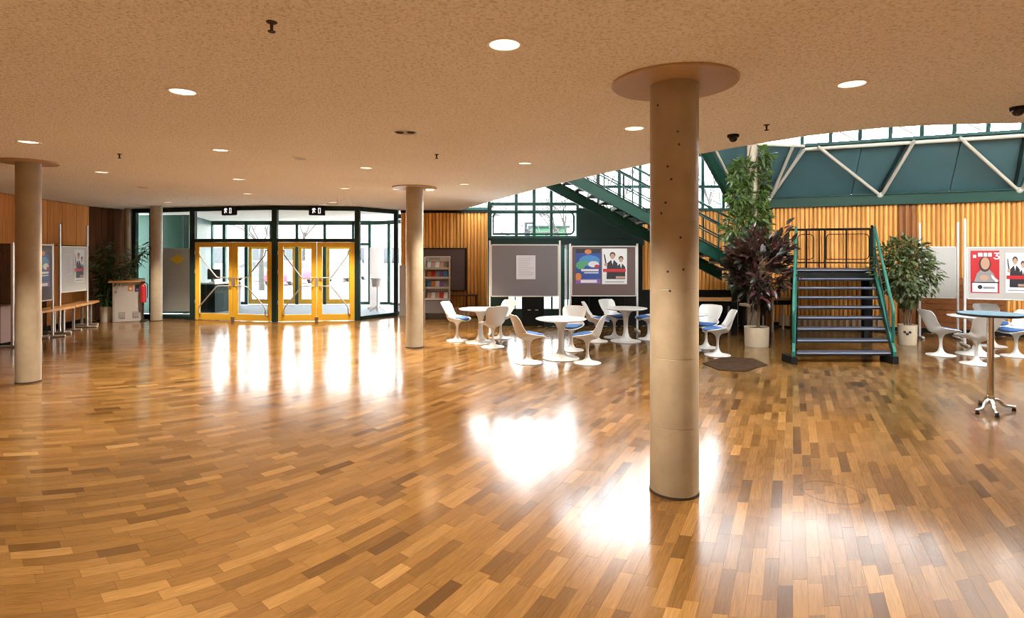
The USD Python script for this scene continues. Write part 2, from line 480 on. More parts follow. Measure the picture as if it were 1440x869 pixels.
WL0, WL1 = np.array([-7.30, -5.0]), np.array([-11.15, 15.0])          # wood wall along one side of the hall
wl_t = (WL1 - WL0) / np.linalg.norm(WL1 - WL0)
wl_n = np.array([wl_t[1], -wl_t[0]])                                   # into the hall
WLC = xy(176, 16.1)                                                    # end of the dark return wall
A, B, C, D, E = xy(190, 15.9), xy(272, 15.3), xy(387, 14.8), xy(503, 15.15), xy(557, 16.3)
OW0, OW1 = np.array([E[0] + 0.12, 16.4]), xy(686, 16.4)                # orange wall beside the entrance
G0, GK, G1 = xy(686, 14.0), xy(903, 14.0), xy(1085, 14.0)              # glazed wall, then atrium corner
R1 = xy(1440, 12.13)
r_t = (R1 - G1) / np.linalg.norm(R1 - G1)
r_n = np.array([r_t[1], -r_t[0]])                                      # into the atrium
RE = G1 + r_t * 9.3                                                    # far end of the angled wall
RB = np.array([RE[0] + 0.5, -5.0])
hall = sg.Polygon([WL0, WL1, WLC, A, B, C, D, E, OW0, OW1, G0, G1, RE, RB])

# ---- floor: parquet boards. The boards fan gently round the hall, as they do in the photo.
PANO_F, PANO_U = 750.0, 1115.0


def ground(a, b):
    r, th = np.hypot(a, b), np.arctan2(a, b)
    Y = FPX / PANO_F * r
    return (PANO_U + PANO_F * th - U0) / FPX * Y, Y


floor = struct('floor', 'worn oak strip parquet floor with a satin sheen across the hall', 'floor')
part(floor, 'subfloor', prism(hall.buffer(0.3), 0.15, 'xy', -0.155), 'subfloor')
PW, TH = 0.078, 0.012
boards = []
rr = np.random.default_rng(11)
for i in range(-195, 200):
    b = -1.5 + rr.uniform(0, 0.5)
    while b < 15.5:
        L = rr.choice([0.25, 0.31, 0.37, 0.44])
        boards.append(((i + 0.5) * PW, b, L, rr.uniform(), rr.integers(0, 1000), rr.uniform(0, 0.0007)))
        b += L
bd = np.array(boards)
ca, cb = bd[:, 0], bd[:, 1] + bd[:, 2] / 2
th = np.arctan2(ca, cb)
rad = np.hypot(ca, cb)
bu = PANO_U + PANO_F * th
ok = (rad > 0.75) & (bu > -700) & (bu < 2600) & (cb > -1.2)
gx, gy = ground(ca, cb)
import shapely
ok &= shapely.contains_xy(hall.buffer(-0.03), gx, gy)
bd, gx, gy, bu, rad = bd[ok], gx[ok], gy[ok], bu[ok], rad[ok]
bv = V0 + PANO_F * EYE / rad
area = 1 / rad ** 3                                                    # how large a board shows
inview = (bu > 12) & (bu < 1428) & (bv < 866)
order = np.argsort(-np.where(inview, area, 0))
own = set(order[:300].tolist())


def board_mesh(row):
    a, b, L, t, k, dz = row
    g, ch, dr = 0.0003, 0.0002, 0.0018
    if a * a + b * b > 36.0:                                           # far boards: too small to tell their edges apart
        g, ch, dr, dz = 0.0, 0.0, 0.0, 0.0
    n = 3 if L < 0.45 else 4
    s = np.linspace(b + g, b + L - g, n)
    s_in = s.copy(); s_in[0] += ch; s_in[-1] -= ch
    V, UVs = [], []
    for aa, ss, z in ((a - PW / 2 + g, s, -TH), (a - PW / 2 + g, s, dz - dr), (a - PW / 2 + g + ch, s_in, dz), (a + PW / 2 - g - ch, s_in, dz), (a + PW / 2 - g, s, dz - dr), (a + PW / 2 - g, s, -TH)):
        X, Y = ground(np.full(n, aa), ss)
        V.append(np.stack([X, Y, np.full(n, z)], 1)); UVs.append(np.stack([np.full(n, aa) + k * 0.37, ss + k * 0.71], 1))
    V, UVs = np.vstack(V), np.vstack(UVs)
    F = []
    for c in range(5):
        for j in range(n - 1):
            p, q = c * n + j, (c + 1) * n + j
            F += [(p, q, q + 1), (p, q + 1, p + 1)]
    for e in (0, n - 1):                                               # ends
        ids = [c * n + e for c in range(6)]
        for x, y, z2 in ((0, 1, 4), (0, 4, 5), (1, 2, 3), (1, 3, 4)):
            F.append((ids[x], ids[y], ids[z2]) if e else (ids[x], ids[z2], ids[y]))
    return trimesh.Trimesh(V, np.array(F)[:, ::-1], process=False), UVs


rest, rest_uv, rest_t = [], [], []
tone_n = rr.normal(0, 1, len(bd))
for k in range(len(bd)):
    m_, uv_ = board_mesh(bd[k])
    tone = np.full(len(uv_), np.clip(0.5 + 0.20 * tone_n[k], 0, 1))
    if k in own:
        part(floor, 'plank', m_, 'parquet', False, None, None, uv_, tone)
    else:
        rest.append(m_); rest_uv.append(uv_); rest_t.append(tone)
part(floor, 'parquet_field', cat(rest), 'parquet', False, 'oak parquet strips filling the floor out to the walls', 'stuff', np.vstack(rest_uv), np.concatenate(rest_t))

# ---- ceiling: sprayed plaster slab with a curved edge towards the atrium
edge_px = [(640, 297.5), (662, 291), (685, 284), (725, 273), (765, 262.5), (815, 250.5), (862, 240), (910, 230), (950, 222), (985, 215.5), (1030, 207), (1085, 198), (1135, 190), (1190, 183.5), (1240, 178.8), (1300, 175), (1360, 173), (1440, 171.5), (1520, 171.8), (1640, 173)]
edge = [cl(*p)[:2] for p in edge_px]
edge = [np.array([-1.75, 17.2])] + edge[1:] + [np.array([RE[0] + 0.6, edge[-1][1] + 0.1])]
ceil_poly = sg.Polygon([WL0 - wl_n * 0.3, WL1 - wl_n * 0.3, WLC + (-0.4, 0.4), A + (-0.2, 0.25), B + (0, 0.12), C + (0, 0.12), D + (0, 0.12), E + (0.05, 0.1), np.array([E[0] + 0.05, 17.2])] + edge + [RB + (0.3, 0)])
ceil_poly = ceil_poly.buffer(0)
ceiling = struct('ceiling', 'tan sprayed plaster ceiling with a sweeping curved edge at the atrium', 'ceiling')
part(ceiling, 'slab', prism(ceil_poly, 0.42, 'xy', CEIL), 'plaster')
lip = []
for i in range(1, len(edge) - 2):
    lip.append(bar((*edge[i], CEIL + 0.02), (*edge[i + 1], CEIL + 0.02), 0.05, 0.05, 0.006))
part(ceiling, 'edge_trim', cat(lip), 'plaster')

# ---- wall_left: veneer boards, with darker boards in the pinboard band
wall_left = struct('wall_left', 'brown veneer panelled wall along the side of the hall', 'wall')
L_ = np.linalg.norm(WL1 - WL0)
part(wall_left, 'wall_core', wallbox(WL0, WL1, 0.2, 0, CEIL, 0.03), 'darkwood')
nb = 34
for i in range(nb):
    p, q = WL0 + wl_t * (L_ * i / nb + 0.004), WL0 + wl_t * (L_ * (i + 1) / nb - 0.004)
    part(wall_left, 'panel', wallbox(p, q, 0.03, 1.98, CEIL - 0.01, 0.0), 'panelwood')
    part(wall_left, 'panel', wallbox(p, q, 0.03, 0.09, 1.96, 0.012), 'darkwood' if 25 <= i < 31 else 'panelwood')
wl_end = struct('wall_left', 'dark brown wood return wall behind the bamboo plant', 'wall')  # return wall in a darker wood than the side panels
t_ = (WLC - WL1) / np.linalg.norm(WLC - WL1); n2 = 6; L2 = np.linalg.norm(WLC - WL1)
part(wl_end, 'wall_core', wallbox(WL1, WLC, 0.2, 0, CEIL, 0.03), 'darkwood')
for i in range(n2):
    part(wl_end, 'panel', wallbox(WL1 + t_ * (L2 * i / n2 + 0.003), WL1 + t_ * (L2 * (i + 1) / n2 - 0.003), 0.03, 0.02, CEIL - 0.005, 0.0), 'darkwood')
bb = struct('baseboard_left', 'dark skirting board at the foot of the veneer wall', 'baseboard')
part(bb, 'board', wallbox(WL0, WL1, -0.015, 0, 0.085, 0.0), 'black')

# ---- walls behind and beside the viewer
wb = struct('wall_back', 'plain tan wall closing the hall behind the viewer', 'wall')
part(wb, 'wall_core', wallbox(RB + (0.3, 0), WL0 + (-0.3, 0), 0.2, 0, 6.0, 0.0), 'vceil')
wr = struct('wall_right', 'plain tan wall closing the hall beside the atrium', 'wall')
part(wr, 'wall_core', wallbox(RE, RB, 0.2, 0, 6.0, 0.0), 'vceil')


# ---- slatted walls
def slats(parent, p, q, z0, z1, pitch, m, back='slatback', depth=0.038, jitter=0.0):
    p, q = np.asarray(p, float), np.asarray(q, float)
    L = np.linalg.norm(q - p); t = (q - p) / L; n = np.array([t[1], -t[0]])
    k = max(1, int(round(L / pitch))); w = L / k
    part(parent, 'wall_core', wallbox(p, q, 0.15, z0, z1, 0.0), back)
    for i in range(k):
        c0, c1 = p + t * (w * i + 0.006), p + t * (w * (i + 1) - 0.006)
        m0, m1 = c0 + t * w * 0.22 + n * depth, c1 - t * w * 0.22 + n * depth
        if i % 8 == 7:
            m0, m1 = c0 + t * w * 0.1 + n * depth * 0.4, c1 - t * w * 0.1 + n * depth * 0.4
        ring_ = [c0, m0, m1, c1]
        v = [(*x, z) for z in (z0 + 0.002, z1 - 0.002) for x in ring_]
        part(parent, 'slat', tm(v, [(0, 1, 5, 4), (1, 2, 6, 5), (2, 3, 7, 6), (3, 0, 4, 7), (3, 2, 1, 0), (4, 5, 6, 7)]), m)


wall_or = struct('wall_back', 'orange slatted wood wall between the entrance and the glazed stair wall', 'wall')
slats(wall_or, OW0, OW1, 0.0, 2.95, 0.10, 'slat')
wall_ret = struct('wall_back', 'narrow dark green return wall beside the slatted wall', 'wall')
part(wall_ret, 'wall_core', wallbox(OW1 + (0.0, 0.0), G0 + (0.0, 0), 0.1, 0, 2.95, 0.0), 'frame')
beam_or = struct('trim_1', 'black beam along the top of the orange slats by the entrance', 'beam')
part(beam_or, 'beam', wallbox(OW0 + (0, -0.06), OW1 + (0, -0.06), 0.2, 2.95, 3.04, 0.0), 'black')
wall_g = struct('wall_back', 'orange slatted wood wall behind the upper stair flight', 'wall')
GKb = xy(900, 14.06)
slats(wall_g, GKb, G1 + (0, 0.06), 0.88, 2.86, 0.095, 'slat')
part(wall_g, 'dado', wallbox(GKb, G1 + (0, 0.06), 0.15, 0, 0.88, 0.0), 'black')
wall_r = struct('wall_right', 'long orange slatted wood wall under the teal roof panels', 'wall')
# three stretches: lit slats, a narrow brown door panel, lit slats above a brown boarded dado


def on_r(u, off=0.0):
    """The point of the angled wall seen in column u."""
    k = (u - U0) / FPX
    s = (k * G1[1] - G1[0]) / (r_t[0] - k * r_t[1])
    return G1 + r_t * s + r_n * off


RW_TOP = 2.90
slats(wall_r, G1, on_r(1262), 0.0, RW_TOP, 0.09, 'slat')
slats(wall_r, on_r(1262), on_r(1289), 0.0, RW_TOP, 0.11, 'brownslat', 'brownboard', 0.03)
slats(wall_r, on_r(1289), on_r(1414), 1.22, RW_TOP, 0.09, 'slat')
for i in range(8):
    part(wall_r, 'plank', wallbox(on_r(1289), on_r(1414), -0.035, 0.10 + i * 0.14, 0.233 + i * 0.14, 0.0), 'brownboard')
part(wall_r, 'dado', wallbox(on_r(1289), on_r(1414), 0.15, 0.0, 1.22, 0.0), 'black')
slats(wall_r, on_r(1414), RE, 0.0, RW_TOP, 0.09, 'slat')
bb2 = struct('baseboard_right', 'black skirting under the long slatted wall', 'baseboard')
part(bb2, 'board', wallbox(G1 + r_n * 0.05, RE + r_n * 0.05, -0.02, 0, 0.10, 0.0), 'black')

# ---- atrium roof: green beam, leaning teal panels, cream truss, clerestory, and an unseen roof with added glass
Z1, Z2, Z3 = 2.90, 3.135, 4.18
beam = struct('trim_2', 'dark green steel beam under the teal roof panels', 'beam')
part(beam, 'beam', wallbox(G1 - r_t * 0.1, RE, 0.25, Z1, Z2, -0.08, 0.01), 'green')
part(beam, 'beam', wallbox(xy(1026, 14.0), G1 + (0.02, 0), 0.2, 2.86, 3.13, -0.05, 0.008), 'green')
part(beam, 'flange', wallbox(G1 - r_t * 0.1, RE, 0.05, Z1 - 0.012, Z1 + 0.015, -0.12, 0.003), 'green')
part(beam, 'flange', wallbox(G1 - r_t * 0.1, RE, 0.05, Z2 - 0.015, Z2 + 0.012, -0.12, 0.003), 'green')


def roof_pt(s, k):
    """Point on the leaning plane over the angled wall: s along, k = 0 bottom .. 1 top."""
    p = G1 + r_t * s + r_n * (1.0 * k)
    return np.array([*p, Z2 + (Z3 - Z2) * k])


def s_of(u, k):
    kk = (u - U0) / FPX
    o = G1 + r_n * k
    return (kk * o[1] - o[0]) / (r_t[0] - kk * r_t[1])


roof = struct('ceiling', 'leaning teal panels and glass lantern roof over the atrium', 'roof')
rn3 = np.cross(np.array([*r_t, 0]), roof_pt(0, 1) - roof_pt(0, 0)); rn3 /= np.linalg.norm(rn3)   # outwards or inwards


def slab4(a, b, c, d, n, th):
    a, b, c, d = [np.asarray(x, float) for x in (a, b, c, d)]
    return hexa([a, a + n * th, d, d + n * th, b, b + n * th, c, c + n * th], 0.003)


if rn3[1] < 0:
    rn3 = -rn3
cuts = [(0.0, s_of(1128, 1)), (s_of(1197, 0), s_of(1213, 1)), (s_of(1238, 0), s_of(1270, 1)), (s_of(1335, 0), s_of(1353, 1)), (s_of(1432, 0), s_of(1470, 1)), (7.0, 7.2), (9.2, 9.2)]
for (a0, a1), (b0, b1) in zip(cuts[:-1], cuts[1:]):
    part(roof, 'panel', slab4(roof_pt(a0 + 0.006, 0), roof_pt(b0 - 0.006, 0), roof_pt(b1 - 0.006, 1), roof_pt(a1 + 0.006, 1), rn3, 0.06), 'teal')
part(roof, 'backing', slab4(roof_pt(0, 0) + rn3 * 0.065, roof_pt(9.2, 0) + rn3 * 0.065, roof_pt(9.2, 1) + rn3 * 0.065, roof_pt(s_of(1128, 1), 1) + rn3 * 0.065, rn3, 0.03), 'teal')
part(roof, 'corner_post', box((G1[0] - 0.12, 13.98, 0), (G1[0] + 0.06, 14.12, 3.1)), 'slatback')
# the facet towards the stair window
f0, f1 = at(1033, 281, 14.0), np.array([*G1, Z2])
f3, f2 = at(985, 200, 12.7), roof_pt(s_of(1128, 1), 1)
fn = np.cross(f1 - f0, f3 - f0); fn /= np.linalg.norm(fn)
if fn[1] < 0:
    fn = -fn
fm0, fm1 = (f0 + f1) / 2, (f3 + f2) / 2
part(roof, 'panel', slab4(f0, fm0 - (0.006, 0, 0), fm1 - (0.006, 0, 0), f3, fn, 0.06), 'teal')
part(roof, 'panel', slab4(fm0 + (0.006, 0, 0), f1, f2, fm1 + (0.006, 0, 0), fn, 0.06), 'teal')
part(roof, 'backing', slab4(f0 + fn * 0.065, f1 + fn * 0.065, f2 + fn * 0.065, f3 + fn * 0.065, fn, 0.03), 'teal')
part(roof, 'verge_beam', bar(f0 + (-0.05, -0.1, -0.1), f3 + (-0.05, -0.1, 0.02), 0.10, 0.30, 0.006), 'green')
truss = thing('roof_truss', 'cream painted tubular truss zigzagging in front of the teal roof panels', 'roof truss')


def rp(u, k, off=0.10):
    return roof_pt(s_of(u, k), k) - rn3 * off


part(truss, 'top_chord', tube([rp(1131, 1), rp(1280, 1), rp(1440, 1), roof_pt(9.0, 1) - rn3 * 0.1], 0.04), 'white_steel', True)
for a_, b_ in (((1236, 0.03), (1150, 1.06)), ((1240, 0.03), (1284, 1.06)), ((1430, 0.03), (1347, 1.06)), ((1436, 0.03), (1480, 1.06)), ((1082, 0.02), (1130, 1.02))):
    part(truss, 'strut', tube([rp(*a_, 0.06), rp(*b_, 0.16)], 0.036), 'white_steel', True)
for a_, b_ in (((1234, 0.03), (1276, 1.0)), ((1426, 0.03), (1441, 1.0))):
    part(truss, 'strut', tube([rp(*a_, 0.03), rp(*b_, 0.03)], 0.03), 'frame', True)
for u_ in (1237, 1432, 1081):
    part(truss, 'node_plate', trimesh.creation.icosphere(2, 0.07).apply_translation(rp(u_, 0.02, 0.05)), 'white_steel', True)
part(truss, 'strut', tube([f1 + (-0.06, -0.12, 0.02), f2 + (-0.25, -0.1, 0.02)], 0.036), 'white_steel', True)
part(truss, 'strut', tube([f0 + (0.02, -0.15, 0.12), f3 + (0.12, -0.15, 0.12)], 0.03), 'white_steel', True)
part(truss, 'top_chord', tube([f2 + (0, -0.1, 0), f3 + (0, -0.1, -0.02)], 0.03), 'white_steel', True)
# clerestory
clere = struct('window_1', 'bright strip of clerestory glazing above the teal roof panels', 'window')
ZC = 5.0


def cle(s, z):
    k = (z - Z3) * 0.25
    p = G1 + r_t * s + r_n * (1.0 + k)
    return np.array([*p, z])


s0, s1 = s_of(1128, 1), 9.0
n_c = 15
part(clere, 'sill', bar(cle(s0, Z3 + 0.03), cle(s1, Z3 + 0.03), 0.10, 0.06), 'mullion')
part(clere, 'head', bar(cle(s0, ZC), cle(s1, ZC), 0.12, 0.10), 'mullion')
for i in range(n_c + 1):
    s_ = s0 + (s1 - s0) * i / n_c
    part(clere, 'mullion', bar(cle(s_, Z3 + 0.05), cle(s_, ZC - 0.05), 0.07, 0.06, up=(*r_n, 0)), 'mullion')
    if i < n_c:
        sb = s0 + (s1 - s0) * (i + 1) / n_c
        part(clere, 'pane', slab4(cle(s_ + 0.035, Z3 + 0.06), cle(sb - 0.035, Z3 + 0.06), cle(sb - 0.035, ZC - 0.05), cle(s_ + 0.035, ZC - 0.05), np.array([*-r_n, 0]), 0.008), 'glass')
    # bracing rods
    if i < n_c and i % 2 == 0:
        part(clere, 'brace', tube([cle(s_, ZC - 0.1) + (*(r_n * 0.12), 0), cle(min(s1, s_ + (s1 - s0) / n_c * 1.8), Z3 + 0.06) + (*(r_n * 0.12), 0)], 0.014, 6), 'white_steel')

# ---- big glazed wall behind the stairs (above the orange slats and the dark doors)
ZT = 5.6


def glazed(parent, p, q, zs, n, z_top, skip=()):
    """Mullions, transoms and panes on the line p-q."""
    p, q = np.asarray(p, float), np.asarray(q, float)
    t = (q - p) / np.linalg.norm(q - p); L = np.linalg.norm(q - p)
    us = np.linspace(0, L, n + 1) if np.ndim(n) == 0 else np.asarray(n)
    for s_ in us:
        a_ = p + t * s_
        part(parent, 'mullion', bar((*a_, zs[0]), (*a_, z_top), 0.07, 0.10, up=(-t[1], t[0], 0)), 'mullion')
    for z_ in zs:
        part(parent, 'transom', bar((*p, z_), (*q, z_), 0.09, 0.07), 'mullion')
    zz = list(zs) + [z_top]
    for s_, e_ in zip(us[:-1], us[1:]):
        for za, zb in zip(zz[:-1], zz[1:]):
            part(parent, 'pane', wallbox(p + t * (s_ + 0.03), p + t * (e_ - 0.03), 0.008, za + 0.03, zb - 0.02, -0.004, 0.0), 'glass')


win2 = struct('window_2', 'tall green framed glazing above the dark entrance doors by the stair', 'window')
W0, W1 = xy(688, 14.0), xy(812, 14.0)
wl_u = [(u - 688) / FPX * 14.0 for u in (688, 726, 751, 775, 812)]
glazed(win2, W0, W1, [2.17, 2.80, 2.99], wl_u, ZT)
part(win2, 'inner_frame', tube(bend([(W0[0] + 0.10, 13.9, 2.25), (W1[0] - 0.10, 13.9, 2.25), (W1[0] - 0.10, 13.9, 2.78), (W0[0] + 0.10, 13.9, 2.78), (W0[0] + 0.10, 13.9, 2.25)], 0.12), 0.028, 6), 'mullion', True)
win3 = struct('window_3', 'high glazed gable wall behind the upper stair flight', 'window')
W2, W3 = xy(812, 14.02), xy(1046, 14.02)
glazed(win3, W2, W3, [2.86, 3.42, 4.2], 8, ZT)
win4 = struct('window_4', 'sliver of high window above the orange slats by the entrance', 'window')
glazed(win4, np.array([-2.6, 16.4]), xy(688, 16.4), [3.07, 4.0], 3, ZT)
# roof over the atrium and the gable, its glass strip added for daylight
groof = struct('ceiling', 'white roof boarding with an added unseen glazed strip for daylight high over the atrium', 'ceiling')
xs = np.linspace(-2.8, RE[0] + 0.3, 9)
ys = [4.9, 7.6, 9.6, 11.6, 14.1]
for i, (xa, xb) in enumerate(zip(xs[:-1], xs[1:])):
    part(groof, 'rafter', box((xa - 0.05, 4.6, ZT - 0.16), (xa + 0.05, 16.6 if xa < -0.5 else 14.2, ZT), 0.006), 'mullion')
    for ya, yb in zip(ys[:-1], ys[1:]):
        part(groof, 'pane' if ya < 5 else 'panel', box((xa + 0.05, ya, ZT + 0.0), (xb - 0.05, yb, ZT + (0.012 if ya < 5 else 0.05)), 0.0), 'glass' if ya < 5 else 'ext_white')  # foremost row: added panes out of view, letting sky light in
part(groof, 'ridge', box((-2.8, 14.0, ZT - 0.05), (RE[0] + 0.3, 14.2, ZT + 0.06)), 'mullion')
# upper storey wall above the hall's ceiling edge, set back out of sight
up = struct('wall_front', 'cream upper storey wall above the ceiling slab', 'wall')
part(up, 'wall_core', box((-2.9, 4.4, CEIL + 0.42), (RE[0] + 0.6, 4.6, ZT)), 'ext_white')
part(up, 'wall_core', box((-2.9, 4.6, CEIL + 0.42), (-2.7, 16.5, ZT)), 'ext_white')

# dark doors and panels under the glazing
dd = struct('door_1', 'dark green double doors with narrow side lights behind the pinboard', 'door')
part(dd, 'lintel', box((W0[0], 13.95, 1.98), (xy(905, 14)[0], 14.08, 2.15)), 'frame')
for ua, ub, nm, m in ((686, 715, 'panel', 'frame'), (734, 765, 'leaf', 'black'), (787, 794, 'post', 'mullion')):
    part(dd, nm, box((xy(ua, 13.95)[0], 13.95, 0.0), (xy(ub, 13.95)[0], 14.03, 1.98)), m)
for ua, ub in ((715, 734), (765, 787), (794, 803)):
    part(dd, 'pane', box((xy(ua, 14)[0] + 0.01, 13.985, 0.42), (xy(ub, 14)[0] - 0.01, 13.995, 1.97), 0.0), 'glass')
    part(dd, 'kick_panel', box((xy(ua, 14)[0], 13.96, 0.0), (xy(ub, 14)[0], 14.02, 0.42)), 'frame')
    part(dd, 'glazing_bar', box((xy((ua + ub) / 2, 14)[0] - 0.02, 13.97, 0.42), (xy((ua + ub) / 2, 14)[0] + 0.02, 14.0, 1.97)), 'mullion')
for u_ in (746, 753):
    part(dd, 'handle', tube(bend([at(u_, 436, 13.95), at(u_, 436, 13.9), at(u_ + (4 if u_ > 750 else -4), 436, 13.9)], 0.02), 0.012, 6), 'steel', True)
blk = struct('wall_back', 'panelled recess under the upper stair flight, its shade put into black colour', 'wall')
x0, x1 = xy(803, 14)[0], xy(903, 14)[0]
for i in range(4):
    part(blk, 'panel', box((x0 + (x1 - x0) * i / 4 + 0.004, 13.93, 0.0), (x0 + (x1 - x0) * (i + 1) / 4 - 0.004, 14.05, 1.98)), 'black')  # dark green panels coloured black for the shade under the stair
# solid dark green triangle between the window and the stair
part(blk, 'spandrel', prism([(xy(812, 14)[0], 2.15), (xy(903, 14)[0], 2.15), (xy(903, 14)[0], 2.86), (xy(812, 14)[0], 2.86)], 0.06, 'xz', 13.99), 'frame')

# ---- entrance screen: dark frame, glass, header
scr = struct('window_6', 'dark framed glass screen around the yellow entrance doors', 'window')
pts = [A, B, C, D, E]
HEAD = 2.08
for i, p in enumerate(pts):
    part(scr, 'post', bar((*p, 0), (*p, CEIL - 0.005), 0.11 if i in (0, 4) else 0.13, 0.13), 'frame')
for i, (p, q) in enumerate(zip(pts[:-1], pts[1:])):
    part(scr, 'head_rail', bar((*p, CEIL - 0.06), (*q, CEIL - 0.06), 0.12, 0.11), 'frame')
    if i in (1, 2):
        part(scr, 'transom', bar((*p, HEAD + 0.045), (*q, HEAD + 0.045), 0.12, 0.085), 'frame')
        part(scr, 'pane', wallbox(p + (q - p) * 0.03, q - (q - p) * 0.03, 0.008, HEAD + 0.09, CEIL - 0.12, 0, 0.0), 'glass_t')
    else:
        part(scr, 'sill_rail', bar((*p, 0.05), (*q, 0.05), 0.10, 0.10), 'frame')
        part(scr, 'pane', wallbox(p + (q - p) * 0.04, q - (q - p) * 0.04, 0.008, 0.10, CEIL - 0.12, 0, 0.0), 'glass_t')
# bright slit and glass between screen and slatted wall
part(scr, 'pane', wallbox(E, OW0 + (0.02, 0.02), 0.008, 0.1, CEIL - 0.1, 0, 0.0), 'glass_t')
part(scr, 'mullion', bar((*(A * 0.72 + B * 0.28), 0), (*(A * 0.72 + B * 0.28), CEIL - 0.1), 0.06, 0.07), 'frame')

# ---- vestibule beyond the screen
vest = struct('floor', 'blue grey entrance matting inside the glazed porch', 'floor')
YV = 20.0
V0L, V1L = xy(298, YV), xy(520, YV)
SR = [np.array([-4.3, 19.9]), np.array([-3.55, 19.0]), np.array([-3.28, 17.8]), E + (0.05, 0.2)]
porch = sg.Polygon([A + (0, 0.1), B, C, D, E, *SR[::-1], V1L, V0L, (-9.6, 16.9), (-12.5, 17.0)])
part(vest, 'mat', prism(porch.buffer(0.02), 0.1, 'xy', -0.12), 'mat')
vc = struct('ceiling', 'pale ceiling of the entrance porch', 'ceiling')
part(vc, 'slab', prism(porch.buffer(0.25).difference(ceil_poly.buffer(0.01)), 0.3, 'xy', 2.93), 'vceil')
vl = struct('wall_left', 'dark green side wall of the entrance porch', 'wall')
for p, q in (((-12.6, 17.0), (-9.6, 16.9)), ((-9.6, 16.9), V0L)):
    part(vl, 'panel', wallbox(p, q, 0.15, 0, 2.93, 0.0), 'green' if q[1] < 17 else 'mullion')
of = struct('window_7', 'outer green framed glass front of the entrance porch', 'window')
fu = [298, 316, 347, 382, 418, 457, 497, 520]
for u_ in fu:
    part(of, 'mullion', bar((*xy(u_, YV), 0), (*xy(u_, YV), 2.93), 0.10, 0.12), 'mullion')
part(of, 'head_rail', bar((*V0L, 2.86), (*V1L, 2.86), 0.12, 0.14), 'mullion')
part(of, 'transom', bar((*V0L, 2.12), (*V1L, 2.12), 0.10, 0.09), 'mullion')
for a_, b_ in zip(fu[:-1], fu[1:]):
    p, q = xy(a_, YV), xy(b_, YV)
    part(of, 'pane', wallbox(p + (0.05, 0), q - (0.05, 0), 0.008, 2.17, 2.8, 0, 0), 'glass')
    if not (a_ >= 347 and a_ < 497):
        part(of, 'pane', wallbox(p + (0.05, 0), q - (0.05, 0), 0.008, 0.1, 2.08, 0, 0), 'glass')
        part(of, 'sill_rail', bar((*p, 0.05), (*q, 0.05), 0.1, 0.1), 'mullion')
pr = [V1L, *SR]
for p, q in zip(pr[:-1], pr[1:]):
    part(of, 'mullion', bar((*p, 0), (*p, 2.93), 0.09, 0.10), 'mullion')
    part(of, 'head_rail', bar((*p, 2.86), (*q, 2.86), 0.10, 0.12), 'mullion')
    part(of, 'sill_rail', bar((*p, 0.05), (*q, 0.05), 0.08, 0.1), 'mullion')
    part(of, 'pane', wallbox(p + (np.asarray(q) - p) * 0.05, q - (np.asarray(q) - p) * 0.05, 0.008, 0.1, 2.8, 0, 0), 'glass')


def door_leaf(parent, p, q, hinge_first, bars=True, th=0.05, z1=HEAD, b=0.13):
    """One framed glass leaf on the line p-q, with steel push bars bent into a sideways V."""
    p, q = np.asarray(p, float), np.asarray(q, float)
    L = np.linalg.norm(q - p); t = (q - p) / L; n = np.array([t[1], -t[0]])
    P = lambda s, z, o=0.0: np.array([*(p + t * s + n * o), z])
    part(parent, 'stile', bar(P(b / 2, 0.012), P(b / 2, z1), b, th, up=(*n, 0)), 'yellow')
    part(parent, 'stile', bar(P(L - b / 2, 0.012), P(L - b / 2, z1), b, th, up=(*n, 0)), 'yellow')
    part(parent, 'top_rail', bar(P(b, z1 - b / 2), P(L - b, z1 - b / 2), th, b), 'yellow')
    part(parent, 'bottom_rail', bar(P(b, 0.012 + 0.085), P(L - b, 0.012 + 0.085), th, 0.17), 'yellow')
    part(parent, 'pane', wallbox(p + t * b, q - t * b, 0.008, 0.18, z1 - b, -0.004, 0.0), 'glass_t')
    if bars:
        f = (lambda x: x) if hinge_first else (lambda x: L - x)
        o = 0.075
        for zz in ((1.86, 1.14), (0.16, 0.92)):
            part(parent, 'push_bar', tube(bend([P(f(b * 0.9), zz[0], 0.02), P(f(b * 1.25), zz[0], o), P(f(b * 1.25), zz[0] + (-0.12 if zz[0] > 1 else 0.2), o), P(f(L * 0.62), zz[1], o), P(f(L - b * 0.6), zz[1], o), P(f(L - b * 0.6), zz[1], 0.02)], 0.06), 0.017, 7), 'steel', True)
        for z_ in (0.5, 1.3, 1.8):
            part(parent, 'hinge', tube([P(f(0.0), z_ - 0.05, 0.035), P(f(0.0), z_ + 0.05, 0.035)], 0.012, 6), 'steel')


for nm, p, q, lab in (('door_2', B, C, 'yellow framed glass double door beside the grey lectern side of the entrance'), ('door_3', C, D, 'yellow framed glass double door beside the curved glass end of the entrance')):
    d_ = struct(nm, lab, 'door')
    t_ = (q - p) / np.linalg.norm(q - p)
    a_, b_ = p + t_ * 0.075, q - t_ * 0.075
    mid = (a_ + b_) / 2
    door_leaf(d_, a_, mid - t_ * 0.004, True)
    door_leaf(d_, mid + t_ * 0.004, b_, False)
    n_ = np.array([t_[1], -t_[0]])
    part(d_, 'floor_bolt', bar((*(mid + n_ * 0.03), 0.0), (*(mid + n_ * 0.03), 0.11), 0.09, 0.05), 'chrome')
    part(d_, 'lock_case', bar((*(mid + n_ * 0.032), 0.92), (*(mid + n_ * 0.032), 1.14), 0.08, 0.03, up=(*n_, 0)), 'steel')
od = struct('door_4', 'yellow framed outer doors seen through the entrance glass', 'door')
for a_, b_ in ((350, 380), (393, 416), (420, 455), (459, 495)):
    door_leaf(od, xy(a_, YV - 0.02), xy(b_, YV - 0.02), True, False, 0.05, 2.06, 0.11)
